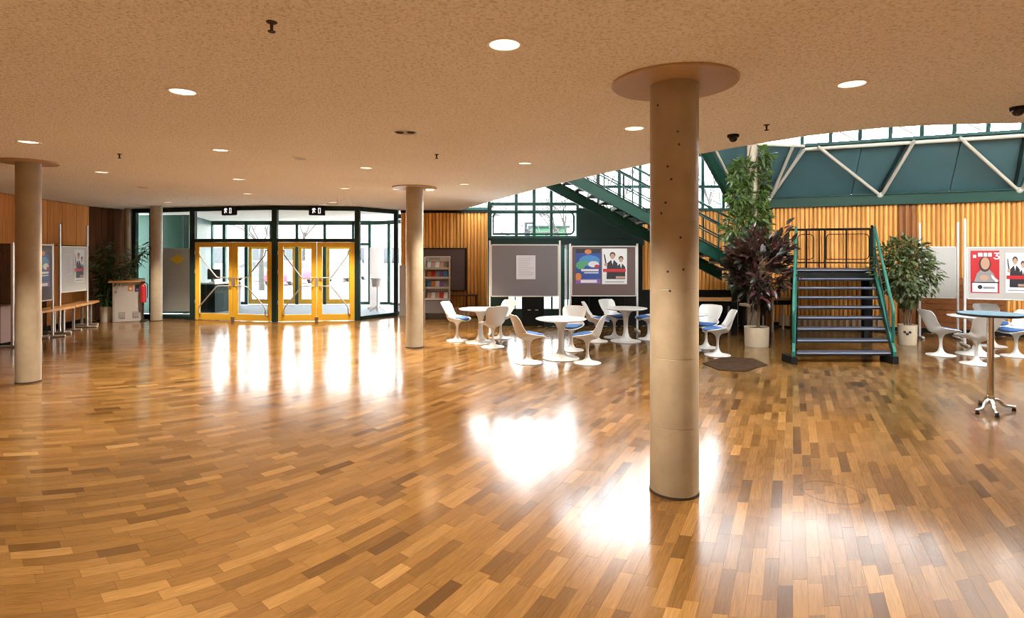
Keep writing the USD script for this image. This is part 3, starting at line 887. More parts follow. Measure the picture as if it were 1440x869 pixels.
# ================================================================== COLUMNS
def column(name, label, u, vb, dia, disc_r=None, holes=(), z1=CEIL):
    p = fl(u, vb)
    t = thing(name, label, 'column', (p[0], p[1], 0), kind=None)
    r = dia / 2
    pr = [(0, 0), (r - 0.004, 0), (r, 0.006)]
    for z in np.arange(0.5, z1 - 0.3, 0.5):                            # faint form-work rings
        pr += [(r, z - 0.004), (r - 0.0022, z), (r, z + 0.004)]
    part(t, 'shaft', lathe(pr + [(r, z1 - 0.002), (0, z1 - 0.002)], 64), 'concrete', 40)
    part(t, 'base_joint', ring(r - 0.01, r + 0.004, 0.0, 0.02, 48), 'hole')
    if disc_r:
        part(t, 'collar', lathe([(r + 0.0, z1 - 0.022), (disc_r - 0.008, z1 - 0.022), (disc_r, z1 - 0.014), (disc_r, z1 + 0.002), (r, z1 + 0.002), (r, z1 - 0.022)], 64), 'cap', 30, 'smooth round collar on the ceiling')
    for hu, hv in holes:                                               # tie holes
        k = (hu - U0) / FPX
        ux = np.array([k, 1.0]); a_ = ux @ ux; b_ = -2 * ux @ p[:2]; c_ = p[:2] @ p[:2] - r * r
        dsc = b_ * b_ - 4 * a_ * c_
        if dsc <= 0:
            continue
        Y = (-b_ - math.sqrt(dsc)) / (2 * a_)
        hp = np.array([k * Y, Y, EYE - (hv - V0) / FPX * Y]) - (p[0], p[1], 0)
        n = np.array([hp[0], hp[1], 0]) / r
        part(t, 'tie_hole', tube([hp - n * 0.006, hp + n * 0.0015], [0.009, 0.0085], 10), 'hole')
    return t


column('column', 'thick concrete column with dark tie holes standing alone in the parquet', 948, 690, 0.350, 0.455,
       [(925, 148), (953, 185), (955, 203), (939, 234), (944, 252), (936, 285), (957, 334), (961, 379), (939, 382), (942, 409), (930, 300)])
column('column', 'concrete column in front of the veneer wall and its pinboards', 40, 537, 0.285, 0.345)
column('column', 'concrete column between the yellow doors and the orange slats', 583, 488, 0.325, 0.42)
column('column', 'slim concrete column by the grey lectern and glass screen', 220, 451, 0.285)
column('column', 'thin concrete column half hidden behind the bamboo plant', 180, 446.5, 0.17)
pc = thing('column', 'thin beige roof column overgrown with climbing ivy', 'column', (5.03, 11.9, 0))
part(pc, 'shaft', lathe([(0, 0), (0.1, 0), (0.1, 4.2), (0, 4.2)], 40), 'concrete', 40)
part(pc, 'collar', lathe([(0.1, 0.66), (0.26, 0.68), (0.26, 0.72), (0.1, 0.72), (0.1, 0.66)], 40), 'pot', 30, 'round wooden ledge around the column')
#@@SPLIT
# ================================================================== STAIRS
RISE, GO, NT = 0.1604, 0.28, 8
LAND = RISE * 9
l0, l1 = np.array([4.60, 9.20]), np.array([5.76, 11.44])              # left nosing line, first tread to landing
r0, r1 = np.array([6.13, 9.20]), np.array([7.24, 11.44])
st = thing('staircase', 'green open tread staircase with slate steps climbing to the landing', 'staircase')
for i in range(NT):
    k = i / NT
    a_, b_ = l0 + (l1 - l0) * k, r0 + (r1 - r0) * k
    z = RISE * (i + 1)
    sh = (l1 - l0) / np.linalg.norm(l1 - l0) * 0.30
    c = [(*a_, z - 0.045), (*a_, z), (*(a_ + sh), z - 0.045), (*(a_ + sh), z), (*b_, z - 0.045), (*b_, z), (*(b_ + sh), z - 0.045), (*(b_ + sh), z)]
    part(st, 'tread', hexa(c, 0.006), 'tread')
    part(st, 'nosing', bar((a_[0] + 0.01, a_[1] - 0.002, z - 0.008), (b_[0] - 0.01, b_[1] - 0.002, z - 0.008), 0.03, 0.022, 0.004), 'nosing')
for (p0, p1, sg_) in ((l0, l1, -1), (r0, r1, 1)):
    d = (p1 - p0)
    e = p0 - d * 0.045
    o = np.array([0.045 * sg_, 0])
    za, zb = 0.02, LAND + 0.02
    lo = [np.array([*(e + o), 0.0]), np.array([*(p1 + o), LAND - 0.26])]
    hi = [np.array([*(e + o), 0.20]), np.array([*(p1 + o), LAND + 0.03])]
    w = np.array([0.025, 0, 0])
    c = [lo[0] - w, hi[0] - w, lo[1] - w, hi[1] - w, lo[0] + w, hi[0] + w, lo[1] + w, hi[1] + w]
    part(st, 'stringer', hexa(c, 0.005), 'stairgreen')
    part(st, 'foot_block', box((e[0] + o[0] - 0.05, e[1] - 0.02, 0), (e[0] + o[0] + 0.05, e[1] + 0.3, 0.12)), 'black')
# handrails (two tubes each side with posts)
for (p0, p1, o) in ((l0, l1, -0.05), (r0, r1, 0.05)):
    d = p1 - p0
    a_ = np.array([*(p0 + d * 0.16 + (o, 0)), RISE * 1.3 + 0.78]); b_ = np.array([*(p1 + (o, 0)), LAND + 0.86])
    low = np.array([*(p0 + d * 0.10 + (o, 0)), 0.62])
    path = bend([np.array([*(p0 + d * 0.06 + (o, 0)), 0.14]), np.array([*(p0 + d * 0.02 + (o, 0)), 0.86]), a_ + (0, 0, 0.06), b_], 0.12, 6)
    part(st, 'handrail', tube(path, 0.024, 10), 'stairgreen', True)
    part(st, 'post', tube([np.array([*(p1 + (o, 0)), LAND]), b_], 0.026, 10), 'stairgreen', True)
    mid = bend([np.array([*(p0 + d * 0.08 + (o, 0)), 0.30]), np.array([*(p1 + (o, 0)), LAND + 0.45])], 0.05)
    part(st, 'mid_rail', tube(mid, 0.016, 8), 'frame', True)
ld = thing('landing', 'raised timber landing between the two stair flights', 'landing')
lp = sg.Polygon([(5.66, 11.44), (7.30, 11.44), (8.27, 12.98), (6.6, 13.42), (4.7, 13.42), (4.7, 12.25), (5.3, 12.25)])
part(ld, 'deck', prism(lp, 0.05, 'xy', LAND - 0.05), 'tread')
part(ld, 'fascia', box((5.66, 11.40, LAND - 0.22), (7.30, 11.44, LAND - 0.05)), 'black')
part(ld, 'nosing', box((5.68, 11.385, LAND - 0.022), (7.28, 11.415, LAND + 0.004), 0.003), 'nosing')
part(ld, 'edge_beam', bar((7.30, 11.46, LAND - 0.13), (8.25, 12.95, LAND - 0.13), 0.06, 0.16), 'frame')
part(ld, 'edge_beam', bar((6.6, 13.35, LAND - 0.13), (8.25, 12.93, LAND - 0.13), 0.06, 0.16), 'frame')
for x_, y_ in ((5.75, 11.6), (7.2, 11.6), (8.1, 12.9), (5.4, 13.3), (4.85, 12.4)):
    part(ld, 'leg', box((x_ - 0.05, y_ - 0.05, 0), (x_ + 0.05, y_ + 0.05, LAND - 0.05)), 'black')
gr = thing('landing_guardrail', 'brown painted steel guardrail along the back of the landing', 'guardrail', (0, 0, 0))
g0, g1, g2 = np.array([6.45, 13.30]), np.array([8.20, 12.90]), np.array([7.34, 11.6])


def g_at(u):
    return g0 + (g1 - g0) * px_on(g0, g1, u)


def px_on(P0, P1, u):
    """Where column u cuts the plan line P0-P1, as a fraction."""
    k = (u - U0) / FPX
    d = P1 - P0
    return (k * P0[1] - P0[0]) / (d[0] - k * d[1])


part(gr, 'top_rail', tube(bend([(*g0, 2.33), (*g1, 2.33), (*g2, 2.33)], 0.08), 0.026, 8), 'black', True)
part(gr, 'bottom_rail', tube(bend([(*g0, LAND + 0.12), (*g1, LAND + 0.12), (*g2, LAND + 0.12)], 0.08), 0.015, 8), 'black', True)
for u_ in (1134, 1152, 1160, 1190, 1224):
    part(gr, 'post', tube([(*g_at(u_), LAND), (*g_at(u_), 2.32)], 0.022 if u_ in (1134, 1160, 1224) else 0.014, 8), 'black', True)
for k in (0.33, 0.66, 0.97):
    p = g1 * (1 - k) + g2 * k
    part(gr, 'post', tube([(*p, LAND), (*p, 2.32)], 0.018, 8), 'black', True)
for ua, ub in ((1162, 1222), (1122, 1144)):
    pa, pb = g_at(ua), g_at(ub)
    part(gr, 'inset_frame', tube(bend([(*pa, LAND + 0.2), (*pb, LAND + 0.2), (*pb, 2.22), (*pa, 2.22), (*pa, LAND + 0.2)], 0.1), 0.009, 6), 'black', True)

# upper flight, climbing across the glazed wall to the upper storey
uf = thing('upper_stair', 'dark green steel stair flight rising across the glazed wall to the upper floor', 'staircase')
SL = 0.53
YN, YFAR = 12.3, 13.3
xa_, xb_ = 4.9, 0.4
zt = lambda x: LAND + 0.16 + (4.95 - x) * SL                           # top edge of the near stringer
for Y_, drop in ((YN, 0.0), (YFAR, 0.22)):
    pr = [(xa_, zt(xa_) - drop), (xb_, zt(xb_) - drop), (xb_, zt(xb_) - 0.26 - drop), (xa_, zt(xa_) - 0.26 - drop)]
    part(uf, 'stringer', prism(pr, 0.05, 'xz', Y_ + 0.025), 'green')
    for q0, q1 in ((pr[0], pr[1]), (pr[3], pr[2])):
        part(uf, 'flange', bar((q0[0], Y_, q0[1]), (q1[0], Y_, q1[1]), 0.12, 0.016), 'green')
n_t = 16
for i in range(n_t):
    x = xa_ - 0.15 - i * 0.285
    z = zt(x) - 0.12
    part(uf, 'tread', box((x - 0.15, YN + 0.03, z - 0.04), (x + 0.14, YFAR - 0.03, z), 0.004), 'black')
    part(uf, 'nosing', box((x + 0.125, YN + 0.03, z - 0.035), (x + 0.15, YFAR - 0.03, z + 0.003), 0.002), 'steel')
    part(uf, 'nosing', box((x - 0.165, YN + 0.03, z - 0.045), (x - 0.148, YFAR - 0.03, z + 0.004), 0.002), 'steel')
    part(uf, 'riser', box((x - 0.15, YN + 0.03, z - 0.0), (x - 0.138, YFAR - 0.03, z + 0.07), 0.002), 'frame')
for Y_ in (YN, YFAR):
    for h_, r_ in ((0.86, 0.026), (0.58, 0.015), (0.30, 0.015)):
        part(uf, 'handrail' if h_ > 0.8 else 'rail', tube([(xa_, Y_, zt(xa_) + h_ - 0.05), (xb_, Y_, zt(xb_) + h_ - 0.05)], r_, 8), 'mullion' if Y_ == YN else 'frame', True)
    for x in np.arange(xb_ + 0.35, xa_, 0.62):
        part(uf, 'baluster', tube([(x, Y_, zt(x) - 0.05), (x, Y_, zt(x) + 0.80)], 0.018, 8), 'mullion' if Y_ == YN else 'frame', True)
part(uf, 'hanger', box((xb_ - 0.6, YN - 0.02, zt(xb_) - 0.3), (xb_ + 0.02, YFAR + 0.02, zt(xb_) - 0.05)), 'green')

# ================================================================== CHAIRS AND TABLES
def spline(P, n):
    from scipy.interpolate import CubicSpline
    P = np.asarray(P, float)
    d = np.r_[0, np.cumsum(np.linalg.norm(np.diff(P, axis=0), axis=1))]
    return CubicSpline(d / d[-1], P)(np.linspace(0, 1, n))


def chair_shell():
    # centre line: front lip, seat, heel, back, top (y, z); half width; how far the rim is raised (seat) or wraps forward (back)
    ctrl = [(0.245, 0.405, 0.150, 0.010, 0.0), (0.21, 0.418, 0.205, 0.030, 0.0), (0.10, 0.395, 0.235, 0.075, 0.0), (-0.04, 0.385, 0.225, 0.105, 0.01), (-0.155, 0.405, 0.195, 0.105, 0.05),
            (-0.205, 0.470, 0.180, 0.06, 0.095), (-0.235, 0.565, 0.195, 0.01, 0.085), (-0.265, 0.665, 0.215, 0.0, 0.065), (-0.292, 0.745, 0.218, 0.0, 0.045), (-0.307, 0.785, 0.190, 0.0, 0.03), (-0.310, 0.797, 0.145, 0.0, 0.022)]
    c = spline(ctrl, 26)
    s = np.linspace(-1, 1, 15)
    G = np.zeros((26, 15, 3))
    for i, (y, z, w, up_, fw) in enumerate(c):
        G[i, :, 0] = s * w
        G[i, :, 1] = y + fw * np.abs(s) ** 2.2
        G[i, :, 2] = z + up_ * np.abs(s) ** 2.4
    G[0, :, 1] -= 0.03 * s ** 2
    G[-1, :, 2] -= 0.012 * s ** 2
    return sheet(G, 0.011)


ped = lathe([(0, 0), (0.215, 0.0), (0.222, 0.006), (0.215, 0.013), (0.15, 0.022), (0.085, 0.04), (0.05, 0.07), (0.03, 0.12), (0.0225, 0.19), (0.024, 0.26), (0.034, 0.32), (0.062, 0.365), (0.11, 0.392), (0, 0.394)], 36)
SHELL = chair_shell()


def chair_cushion():
    n, m = 14, 32
    prof = []
    for i in range(n + 1):
        a = -PI / 2 + PI * i / n
        prof.append((math.copysign(abs(math.cos(a)) ** 0.55, 1) if abs(math.cos(a)) > 1e-6 else 0, math.copysign(abs(math.sin(a)) ** 0.8, math.sin(a))))
    me = lathe([(r * 0.205, z * 0.027) for r, z in prof], m)
    v = np.array(me.vertices)
    v[:, 1] = v[:, 1] * 1.03 + 0.045
    v[:, 2] += 0.446 + 0.10 * np.clip(v[:, 0] / 0.2, -1, 1) ** 4 * 0.35
    me.vertices = v
    return me


chairs = [  # base point in the picture, direction it faces (x, y), label
    ((643, 479), (0.95, -0.32), 'white pedestal chair with blue cushion, turned sideways beside the brochure rack'),
    ((693, 488), (-0.38, 0.92), 'white pedestal chair with its bare back to us, by the table below the brochure rack'),
    ((704, 475.5), (-0.75, -0.66), 'white pedestal chair tucked behind the bare-backed one under the grey pinboard'),
    ((743.5, 510), (0.86, 0.30), 'white pedestal chair with tan-lit back facing the round table under the grey pinboard'),
    ((826, 510.5), (-0.90, 0.28), 'white pedestal chair on the column side of the table under the grey pinboard'),
    ((804, 492.5), (-0.30, -0.95), 'white pedestal chair facing us across the table under the grey pinboard'),
    ((839.5, 480), (0.90, -0.20), 'white pedestal chair in profile below the blue poster'),
    ((864, 474.5), (0.55, -0.83), 'white pedestal chair with blue cushion below the poster of two figures'),
    ((912, 477), (-0.95, -0.1), 'white pedestal chair mostly hidden by the thick column, blue cushion peeking out'),
    ((993, 489), (-0.62, -0.75), 'white pedestal chair beyond the doormat showing its hollow back'),
    ((1009, 499.5), (-0.98, 0.15), 'white pedestal chair in profile at the edge of the dark doormat'),
    ((1323, 499.5), (0.97, -0.10), 'white pedestal chair with blue cushion beside the right-side whiteboard and ficus'),
    ((1373, 512), (0.05, 1.0), 'white pedestal chair with its back to us beside the chrome table post'),
    ((1396, 487), (-0.25, -0.95), 'white pedestal chair behind the tall blue table, only its rim showing'),
    ((1429, 501), (-0.92, -0.15), 'white pedestal chair cut by the frame edge under the second film poster'),
]
chairs[11] = ((1323, 499.5), (0.97, -0.10), 'white pedestal chair with blue cushion between the potted ficus and the red poster')
first = None
for (b_, d_, lab) in chairs:
    p = fl(*b_)
    rz = math.atan2(d_[1], d_[0]) - PI / 2
    if first is None:
        first = thing('pedestal_chair', lab, 'chair', (p[0], p[1], 0), rz, 'white pedestal chairs round the cafe tables')
        part(first, 'seat_shell', SHELL, 'shell', 50)
        part(first, 'pedestal', ped, 'shell', 40)
        part(first, 'cushion', chair_cushion(), 'cushion', True, 'blue seat cushion')
    else:
        copy_of(first, (p[0], p[1], 0), rz, lab)

tables = [((676, 481.5), 'round white pedestal table below the brochure rack'), ((789, 504), 'round white pedestal table between three chairs under the grey pinboard'),
          ((880, 480), 'round white pedestal table below the two posters'), ((962, 492), 'round white pedestal table almost hidden by the thick column'),
          ((1374, 498.5), 'round white pedestal table behind the tall blue table')]
tfirst = None
for b_, lab in tables:
    p = fl(*b_)
    if tfirst is None:
        tfirst = thing('pedestal_table', lab, 'table', (p[0], p[1], 0), 0.0, 'white round cafe tables')
        part(tfirst, 'tabletop', lathe([(0, 0.640), (0.36, 0.642), (0.41, 0.655), (0.430, 0.668), (0.428, 0.674), (0.42, 0.677), (0, 0.677)], 56), 'tabletop', 30)
        part(tfirst, 'pedestal', lathe([(0, 0), (0.30, 0), (0.31, 0.007), (0.30, 0.015), (0.21, 0.028), (0.12, 0.055), (0.075, 0.10), (0.05, 0.18), (0.043, 0.28), (0.046, 0.40), (0.06, 0.50), (0.10, 0.585), (0.17, 0.632), (0.22, 0.6405), (0, 0.6405)], 40), 'shell', 40)
    else:
        copy_of(tfirst, (p[0], p[1], 0), 0.0, lab)

# tall standing table
bp = np.array([(1393 - U0) / FPX * 6.36, 6.36])
bt = thing('standing_table', 'tall round standing table with blue top and four-footed chrome post', 'table', (*bp, 0))
part(bt, 'tabletop', lathe([(0, 1.066), (0.285, 1.066), (0.298, 1.072), (0.300, 1.084), (0.296, 1.094), (0.285, 1.098), (0, 1.098)], 64), 'bluetop', 30)
part(bt, 'edge_band', ring(0.297, 0.3035, 1.070, 1.090, 64), 'rubber')
part(bt, 'post', lathe([(0, 0.10), (0.033, 0.10), (0.033, 1.05), (0.10, 1.052), (0.10, 1.066), (0, 1.066)], 32), 'chrome', 40)
part(bt, 'hub', lathe([(0, 0.085), (0.036, 0.085), (0.040, 0.10), (0.040, 0.17), (0.034, 0.18), (0, 0.18)], 32), 'chrome', 40)
for (fu, fv) in ((1359, 586), (1408, 592.5), (1430, 577.5), (1381, 571)):
    e = fl(fu, fv)[:2] - bp
    e = e / np.linalg.norm(e) * 0.285
    lg = part(bt, 'leg', tube(bend([(0.02 * e[0], 0.02 * e[1], 0.135), (e[0] * 0.35, e[1] * 0.35, 0.125), (e[0] * 0.55, e[1] * 0.55, 0.055), (e[0], e[1], 0.045)], 0.08, 5), [0.020] * 6 + [0.018] * 6, 10), 'chrome', True)
    part(bt, 'glide', lathe([(0, 0.0), (0.020, 0.0), (0.022, 0.012), (0.016, 0.03), (0.014, 0.045), (0, 0.047)], 16, (e[0] * 0.97, e[1] * 0.97, 0)), 'rubber', 40)

# doormat
dm = [fl(*p)[:2] for p in ((990, 511.5), (1012, 520.5), (1046, 522.5), (1077, 513), (1058, 504.5), (1016, 503.5))]
single('doormat', prism(sg.Polygon(dm).buffer(0.02), 0.008, 'xy', 0.0005), 'darkmat', 'dark brown six-sided mat lying on the parquet by the column', 'mat')

# ================================================================== BOARDS AND POSTERS
def board_frame(name, label, P0, P1, z0, z1, face, posts=None, cate='pinboard', feet=True, rail=0.028):
    """A framed board between P0 and P1 (plan points, as one looks at it), its face towards local -y."""
    P0, P1 = np.asarray(P0, float), np.asarray(P1, float)
    m = (P0 + P1) / 2; d = P1 - P0; L = np.linalg.norm(d)
    t = thing(name, label, cate, (m[0], m[1], 0), math.atan2(d[1], d[0]))
    part(t, 'panel', box((-L / 2 + 0.01, -0.012, z0 + 0.01), (L / 2 - 0.01, 0.012, z1 - 0.01), 0.002), face)
    w = rail
    for nm, a_, b_ in (('frame_rail', (-L / 2, z1), (L / 2, z1)), ('frame_rail', (-L / 2, z0), (L / 2, z0)), ('frame_stile', (-L / 2, z0), (-L / 2, z1)), ('frame_stile', (L / 2, z0), (L / 2, z1))):
        part(t, nm, bar((a_[0], 0, a_[1]), (b_[0], 0, b_[1]), w, w, 0.006, up=(0, 1, 0)), 'alu')
    if posts:
        for s in (-1, 1):
            x = s * (L / 2 + 0.035)
            part(t, 'post', box((x - 0.02, -0.02, 0.04), (x + 0.02, 0.02, posts), 0.004), 'alu')
            if feet:
                f_ = part(t, 'foot', box((x - 0.025, -0.24, 0.0), (x + 0.025, 0.24, 0.045), 0.01), 'alu')
    return t, L


def px_on(P0, P1, u):
    """Where column u cuts the plan line P0-P1, as a fraction."""
    k = (u - U0) / FPX
    d = P1 - P0
    return (k * P0[1] - P0[0]) / (d[0] - k * d[1])


CLIP = [None]


def layer(t, nm, shape, k, m):
    """A printed shape on a poster: layer k lies 0.4 mm proud of the one below."""
    shape = shape.intersection(CLIP[0])
    for g in getattr(shape, 'geoms', [shape]):
        part(t, nm, prism(g.simplify(0.0015), 0.0004, 'xz', -0.001 - 0.0004 * k), m)


def blob(cx, cz, rx, rz, n=18):
    return sg.Polygon([(cx + rx * math.cos(a), cz + rz * math.sin(a)) for a in np.linspace(0, 2 * PI, n, endpoint=False)])


def rect(x0, z0, x1, z1):
    return sg.box(min(x0, x1), min(z0, z1), max(x0, x1), max(z0, z1))


def letters(t, word, x, z, h, m, k, nm='lettering'):
    g = meshkit.text_mesh(word, h, 0.0004, True)
    v = np.array(g.vertices)
    part(t, nm, trimesh.Trimesh(np.stack([v[:, 0] + x, -0.001 - 0.0004 * k - v[:, 2], v[:, 1] + z], 1), np.array(g.faces), process=False), m)


def poster(style, label, world_xy, rz, w, h, zc):
    t = thing('poster', label, 'poster', (world_xy[0], world_xy[1], zc), rz)
    CLIP[0] = sg.box(-w / 2 + 0.002, -h / 2 + 0.002, w / 2 - 0.002, h / 2 - 0.002)
    base = {'blue': 'p_blue', 'pair': 'p_white', 'red': 'p_red', 'notice': 'paper'}[style]
    part(t, 'sheet', box((-w / 2, -0.001, -h / 2), (w / 2, 0.0, h / 2), 0.0), base)
    X = lambda f: (f - 0.5) * w
    Z = lambda f: (f - 0.5) * h
    if style == 'notice':
        rs = np.random.default_rng(5)
        for i in range(17):
            z = 0.93 - i * 0.05
            layer(t, 'text_line', rect(X(0.10), Z(z - 0.016), X(rs.uniform(0.62, 0.92)), Z(z)), 1, 'ink')
    elif style == 'blue':
        layer(t, 'printed_shape', rect(X(0), Z(0.88), X(1), Z(1)), 1, 'p_black')
        layer(t, 'printed_shape', blob(X(0.5), Z(0.92), 0.14 * w, 0.07 * h), 2, 'p_orange')
        layer(t, 'printed_shape', blob(X(0.55), Z(0.66), 0.42 * w, 0.16 * h), 1, 'p_sky')
        layer(t, 'printed_shape', blob(X(0.2), Z(0.53), 0.19 * w, 0.12 * h), 2, 'p_green')
        layer(t, 'printed_shape', blob(X(0.38), Z(0.60), 0.12 * w, 0.07 * h), 3, 'p_green')
        layer(t, 'printed_shape', blob(X(0.72), Z(0.56), 0.22 * w, 0.09 * h), 3, 'p_white')
        layer(t, 'printed_shape', blob(X(0.85), Z(0.50), 0.10 * w, 0.05 * h), 4, 'p_red')
        layer(t, 'printed_shape', rect(X(0.22), Z(0.36), X(0.92), Z(0.42)), 4, 'p_white')
        layer(t, 'printed_shape', rect(X(0.34), Z(0.30), X(0.92), Z(0.33)), 4, 'p_white')
        layer(t, 'printed_shape', blob(X(0.10), Z(0.20), 0.13 * w, 0.11 * h), 2, 'p_orange')
        layer(t, 'printed_shape', rect(X(0), Z(0), X(1), Z(0.14)), 1, 'p_purple')
        layer(t, 'printed_shape', rect(X(0.2), Z(0.03), X(0.85), Z(0.11)), 4, 'p_white')
    elif style == 'pair':
        for cx, cz, s, hair in ((0.42, 0.80, 1.0, 'p_hair'), (0.76, 0.70, 0.85, 'p_orange')):
            layer(t, 'printed_figure', sg.Polygon([(X(cx - 0.24 * s), Z(0.14)), (X(cx - 0.22 * s), Z(cz - 0.22)), (X(cx - 0.07 * s), Z(cz - 0.13)), (X(cx + 0.07 * s), Z(cz - 0.13)), (X(cx + 0.2 * s), Z(cz - 0.22)), (X(cx + 0.2 * s), Z(0.14))]), 2 if s == 1 else 1, 'p_black')
            layer(t, 'printed_figure', blob(X(cx), Z(cz + 0.02), 0.115 * s * w, 0.085 * s * h), 3, 'p_hair')
            layer(t, 'printed_figure', blob(X(cx), Z(cz - 0.02), 0.088 * s * w, 0.078 * s * h), 4, 'p_skin')
            layer(t, 'printed_figure', sg.Polygon([(X(cx - 0.05), Z(cz - 0.12)), (X(cx + 0.05), Z(cz - 0.12)), (X(cx), Z(cz - 0.26))]), 4, 'p_white')
        layer(t, 'printed_shape', sg.Polygon([(X(0.07), Z(0.84)), (X(0.11), Z(0.84)), (X(0.2), Z(0.52)), (X(0.14), Z(0.50))]), 3, 'p_black')
        layer(t, 'printed_shape', blob(X(0.15), Z(0.55), 0.07 * w, 0.045 * h), 5, 'p_skin')
        layer(t, 'printed_shape', rect(X(0.04), Z(0.34), X(0.95), Z(0.43)), 6, 'p_red')
        layer(t, 'printed_shape', rect(X(0.0), Z(0.0), X(1), Z(0.13)), 6, 'p_white')
        layer(t, 'printed_shape', rect(X(0.55), Z(0.16), X(0.92), Z(0.22)), 6, 'p_skin')
        layer(t, 'printed_shape', rect(X(0.12), Z(0.05), X(0.88), Z(0.075)), 7, 'p_grey')
    else:
        for i, (a_, b_) in enumerate(((0.08, 0.20), (0.26, 0.42), (0.45, 0.58), (0.61, 0.74))):
            layer(t, 'printed_shape', rect(X(a_), Z(0.86 if i else 0.83), X(b_), Z(0.95 if i else 0.90)), 2, 'p_white')
        letters(t, '3', X(0.78), Z(0.80), 0.15 * h, 'p_white', 3)
        layer(t, 'printed_figure', sg.Polygon([(X(0.12), Z(0.24)), (X(0.22), Z(0.46)), (X(0.38), Z(0.56)), (X(0.64), Z(0.56)), (X(0.80), Z(0.46)), (X(0.92), Z(0.24))]), 2, 'p_grey')
        layer(t, 'printed_figure', blob(X(0.50), Z(0.68), 0.21 * w, 0.18 * h), 3, 'p_hair')
        layer(t, 'printed_figure', blob(X(0.51), Z(0.70), 0.155 * w, 0.145 * h), 4, 'p_skin')
        layer(t, 'printed_figure', blob(X(0.48), Z(0.36), 0.16 * w, 0.065 * h), 5, 'p_skin')
        layer(t, 'printed_figure', sg.Polygon([(X(0.72), Z(0.44)), (X(0.97), Z(0.30)), (X(0.9), Z(0.25)), (X(0.74), Z(0.36))]), 5, 'p_white')
        layer(t, 'printed_shape', rect(X(0.06), Z(0.02), X(0.94), Z(0.235)), 6, 'p_white')
        layer(t, 'printed_shape', rect(X(0.0), Z(0.235), X(1), Z(0.26)), 6, 'p_black')
        layer(t, 'printed_shape', blob(X(0.33), Z(0.14), 0.08 * w, 0.05 * h), 7, 'p_black')
        layer(t, 'printed_shape', rect(X(0.44), Z(0.10), X(0.84), Z(0.15)), 7, 'p_grey')
    return t


def stand_board(name, label, u0, u1, Y0, Y1, v0, v1, face, posts, cate='pinboard', feet=True):
    P0, P1 = xy(u0, Y0), xy(u1, Y1)
    z1 = EYE - (v0 - V0) / FPX * (Y0 + Y1) / 2
    z0 = EYE - (v1 - V0) / FPX * (Y0 + Y1) / 2
    t, L = board_frame(name, label, P0, P1, z0, z1, face, posts, cate, feet)
    return P0, P1


def poster_on(P0, P1, u0, u1, v0, v1, style, label):
    f0, f1 = px_on(P0, P1, u0), px_on(P0, P1, u1)
    a_, b_ = P0 + (P1 - P0) * f0, P0 + (P1 - P0) * f1
    m = (a_ + b_) / 2; d = P1 - P0
    n = np.array([d[1], -d[0]]) / np.linalg.norm(d)
    m = m + n * 0.0135
    Y = m[1]
    z1, z0 = EYE - (v0 - V0) / FPX * Y, EYE - (v1 - V0) / FPX * Y
    poster(style, label, m, math.atan2(d[1], d[0]), np.linalg.norm(b_ - a_), z1 - z0, (z0 + z1) / 2)


b1 = stand_board('pinboard', 'grey felt pinboard with one white notice, in front of the dark green doors', 691, 785, 12.5, 12.5, 344.5, 416.5, 'felt', 2.06)
poster_on(*b1, 726, 753, 359, 392.5, 'notice', 'white printed notice alone on the grey pinboard')
b2 = stand_board('pinboard', 'brown grey pinboard with two film posters in front of the shaded recess', 804, 894, 13.0, 13.0, 346.5, 416, 'felt_brown', 2.0)
poster_on(*b2, 809.5, 844.5, 350, 399, 'blue', 'blue poster with green and white shapes beside the poster of two figures')
poster_on(*b2, 846.5, 881.5, 349.5, 399.5, 'pair', 'white poster of two dark-suited figures with red band, next to the blue poster')
b3 = stand_board('pinboard', 'pale pinboard carrying a red poster and a white poster by the slatted wall', 1360, 1452, 10.9, 10.5, 348, 421, 'greyboard', 2.44)
poster_on(*b3, 1364.5, 1405, 352.5, 412, 'red', 'red poster with a smiling figure and the numeral 3')
poster_on(*b3, 1413.5, 1446, 355, 412, 'pair', 'white poster of suited figures beside the red poster')
b4 = stand_board('whiteboard', 'blank whiteboard on tall posts between the ficus and the pale pinboard', 1296, 1344, 12.0, 11.8, 347.5, 418.5, 'whiteboard', 2.42, 'whiteboard')
# along the veneer wall
q0, q1 = xy(19, 10.75), xy(72.5, 12.0)
b5, _ = board_frame('pinboard', 'dark grey pinboard partly behind the concrete column, blue poster at its edge', q0, q1, 0.80, 1.95, 'felt', 1.98)
poster_on(q0, q1, 50, 68.5, 352, 404, 'blue', 'blue poster at the edge of the pinboard behind the column')
q2, q3 = xy(85.5, 12.75), xy(121, 13.6)
b6, _ = board_frame('pinboard', 'white framed board on tall posts above the two wall tables', q2, q3, 0.90, 1.93, 'whiteboard', 2.44)
poster_on(q2, q3, 103.5, 117.5, 351, 397, 'pair', 'small colourful poster on the white board above the wall tables')
poster_on(q2, q3, 91.5, 101, 357, 387, 'notice', 'small typed sheet beside the colourful poster on the white board')

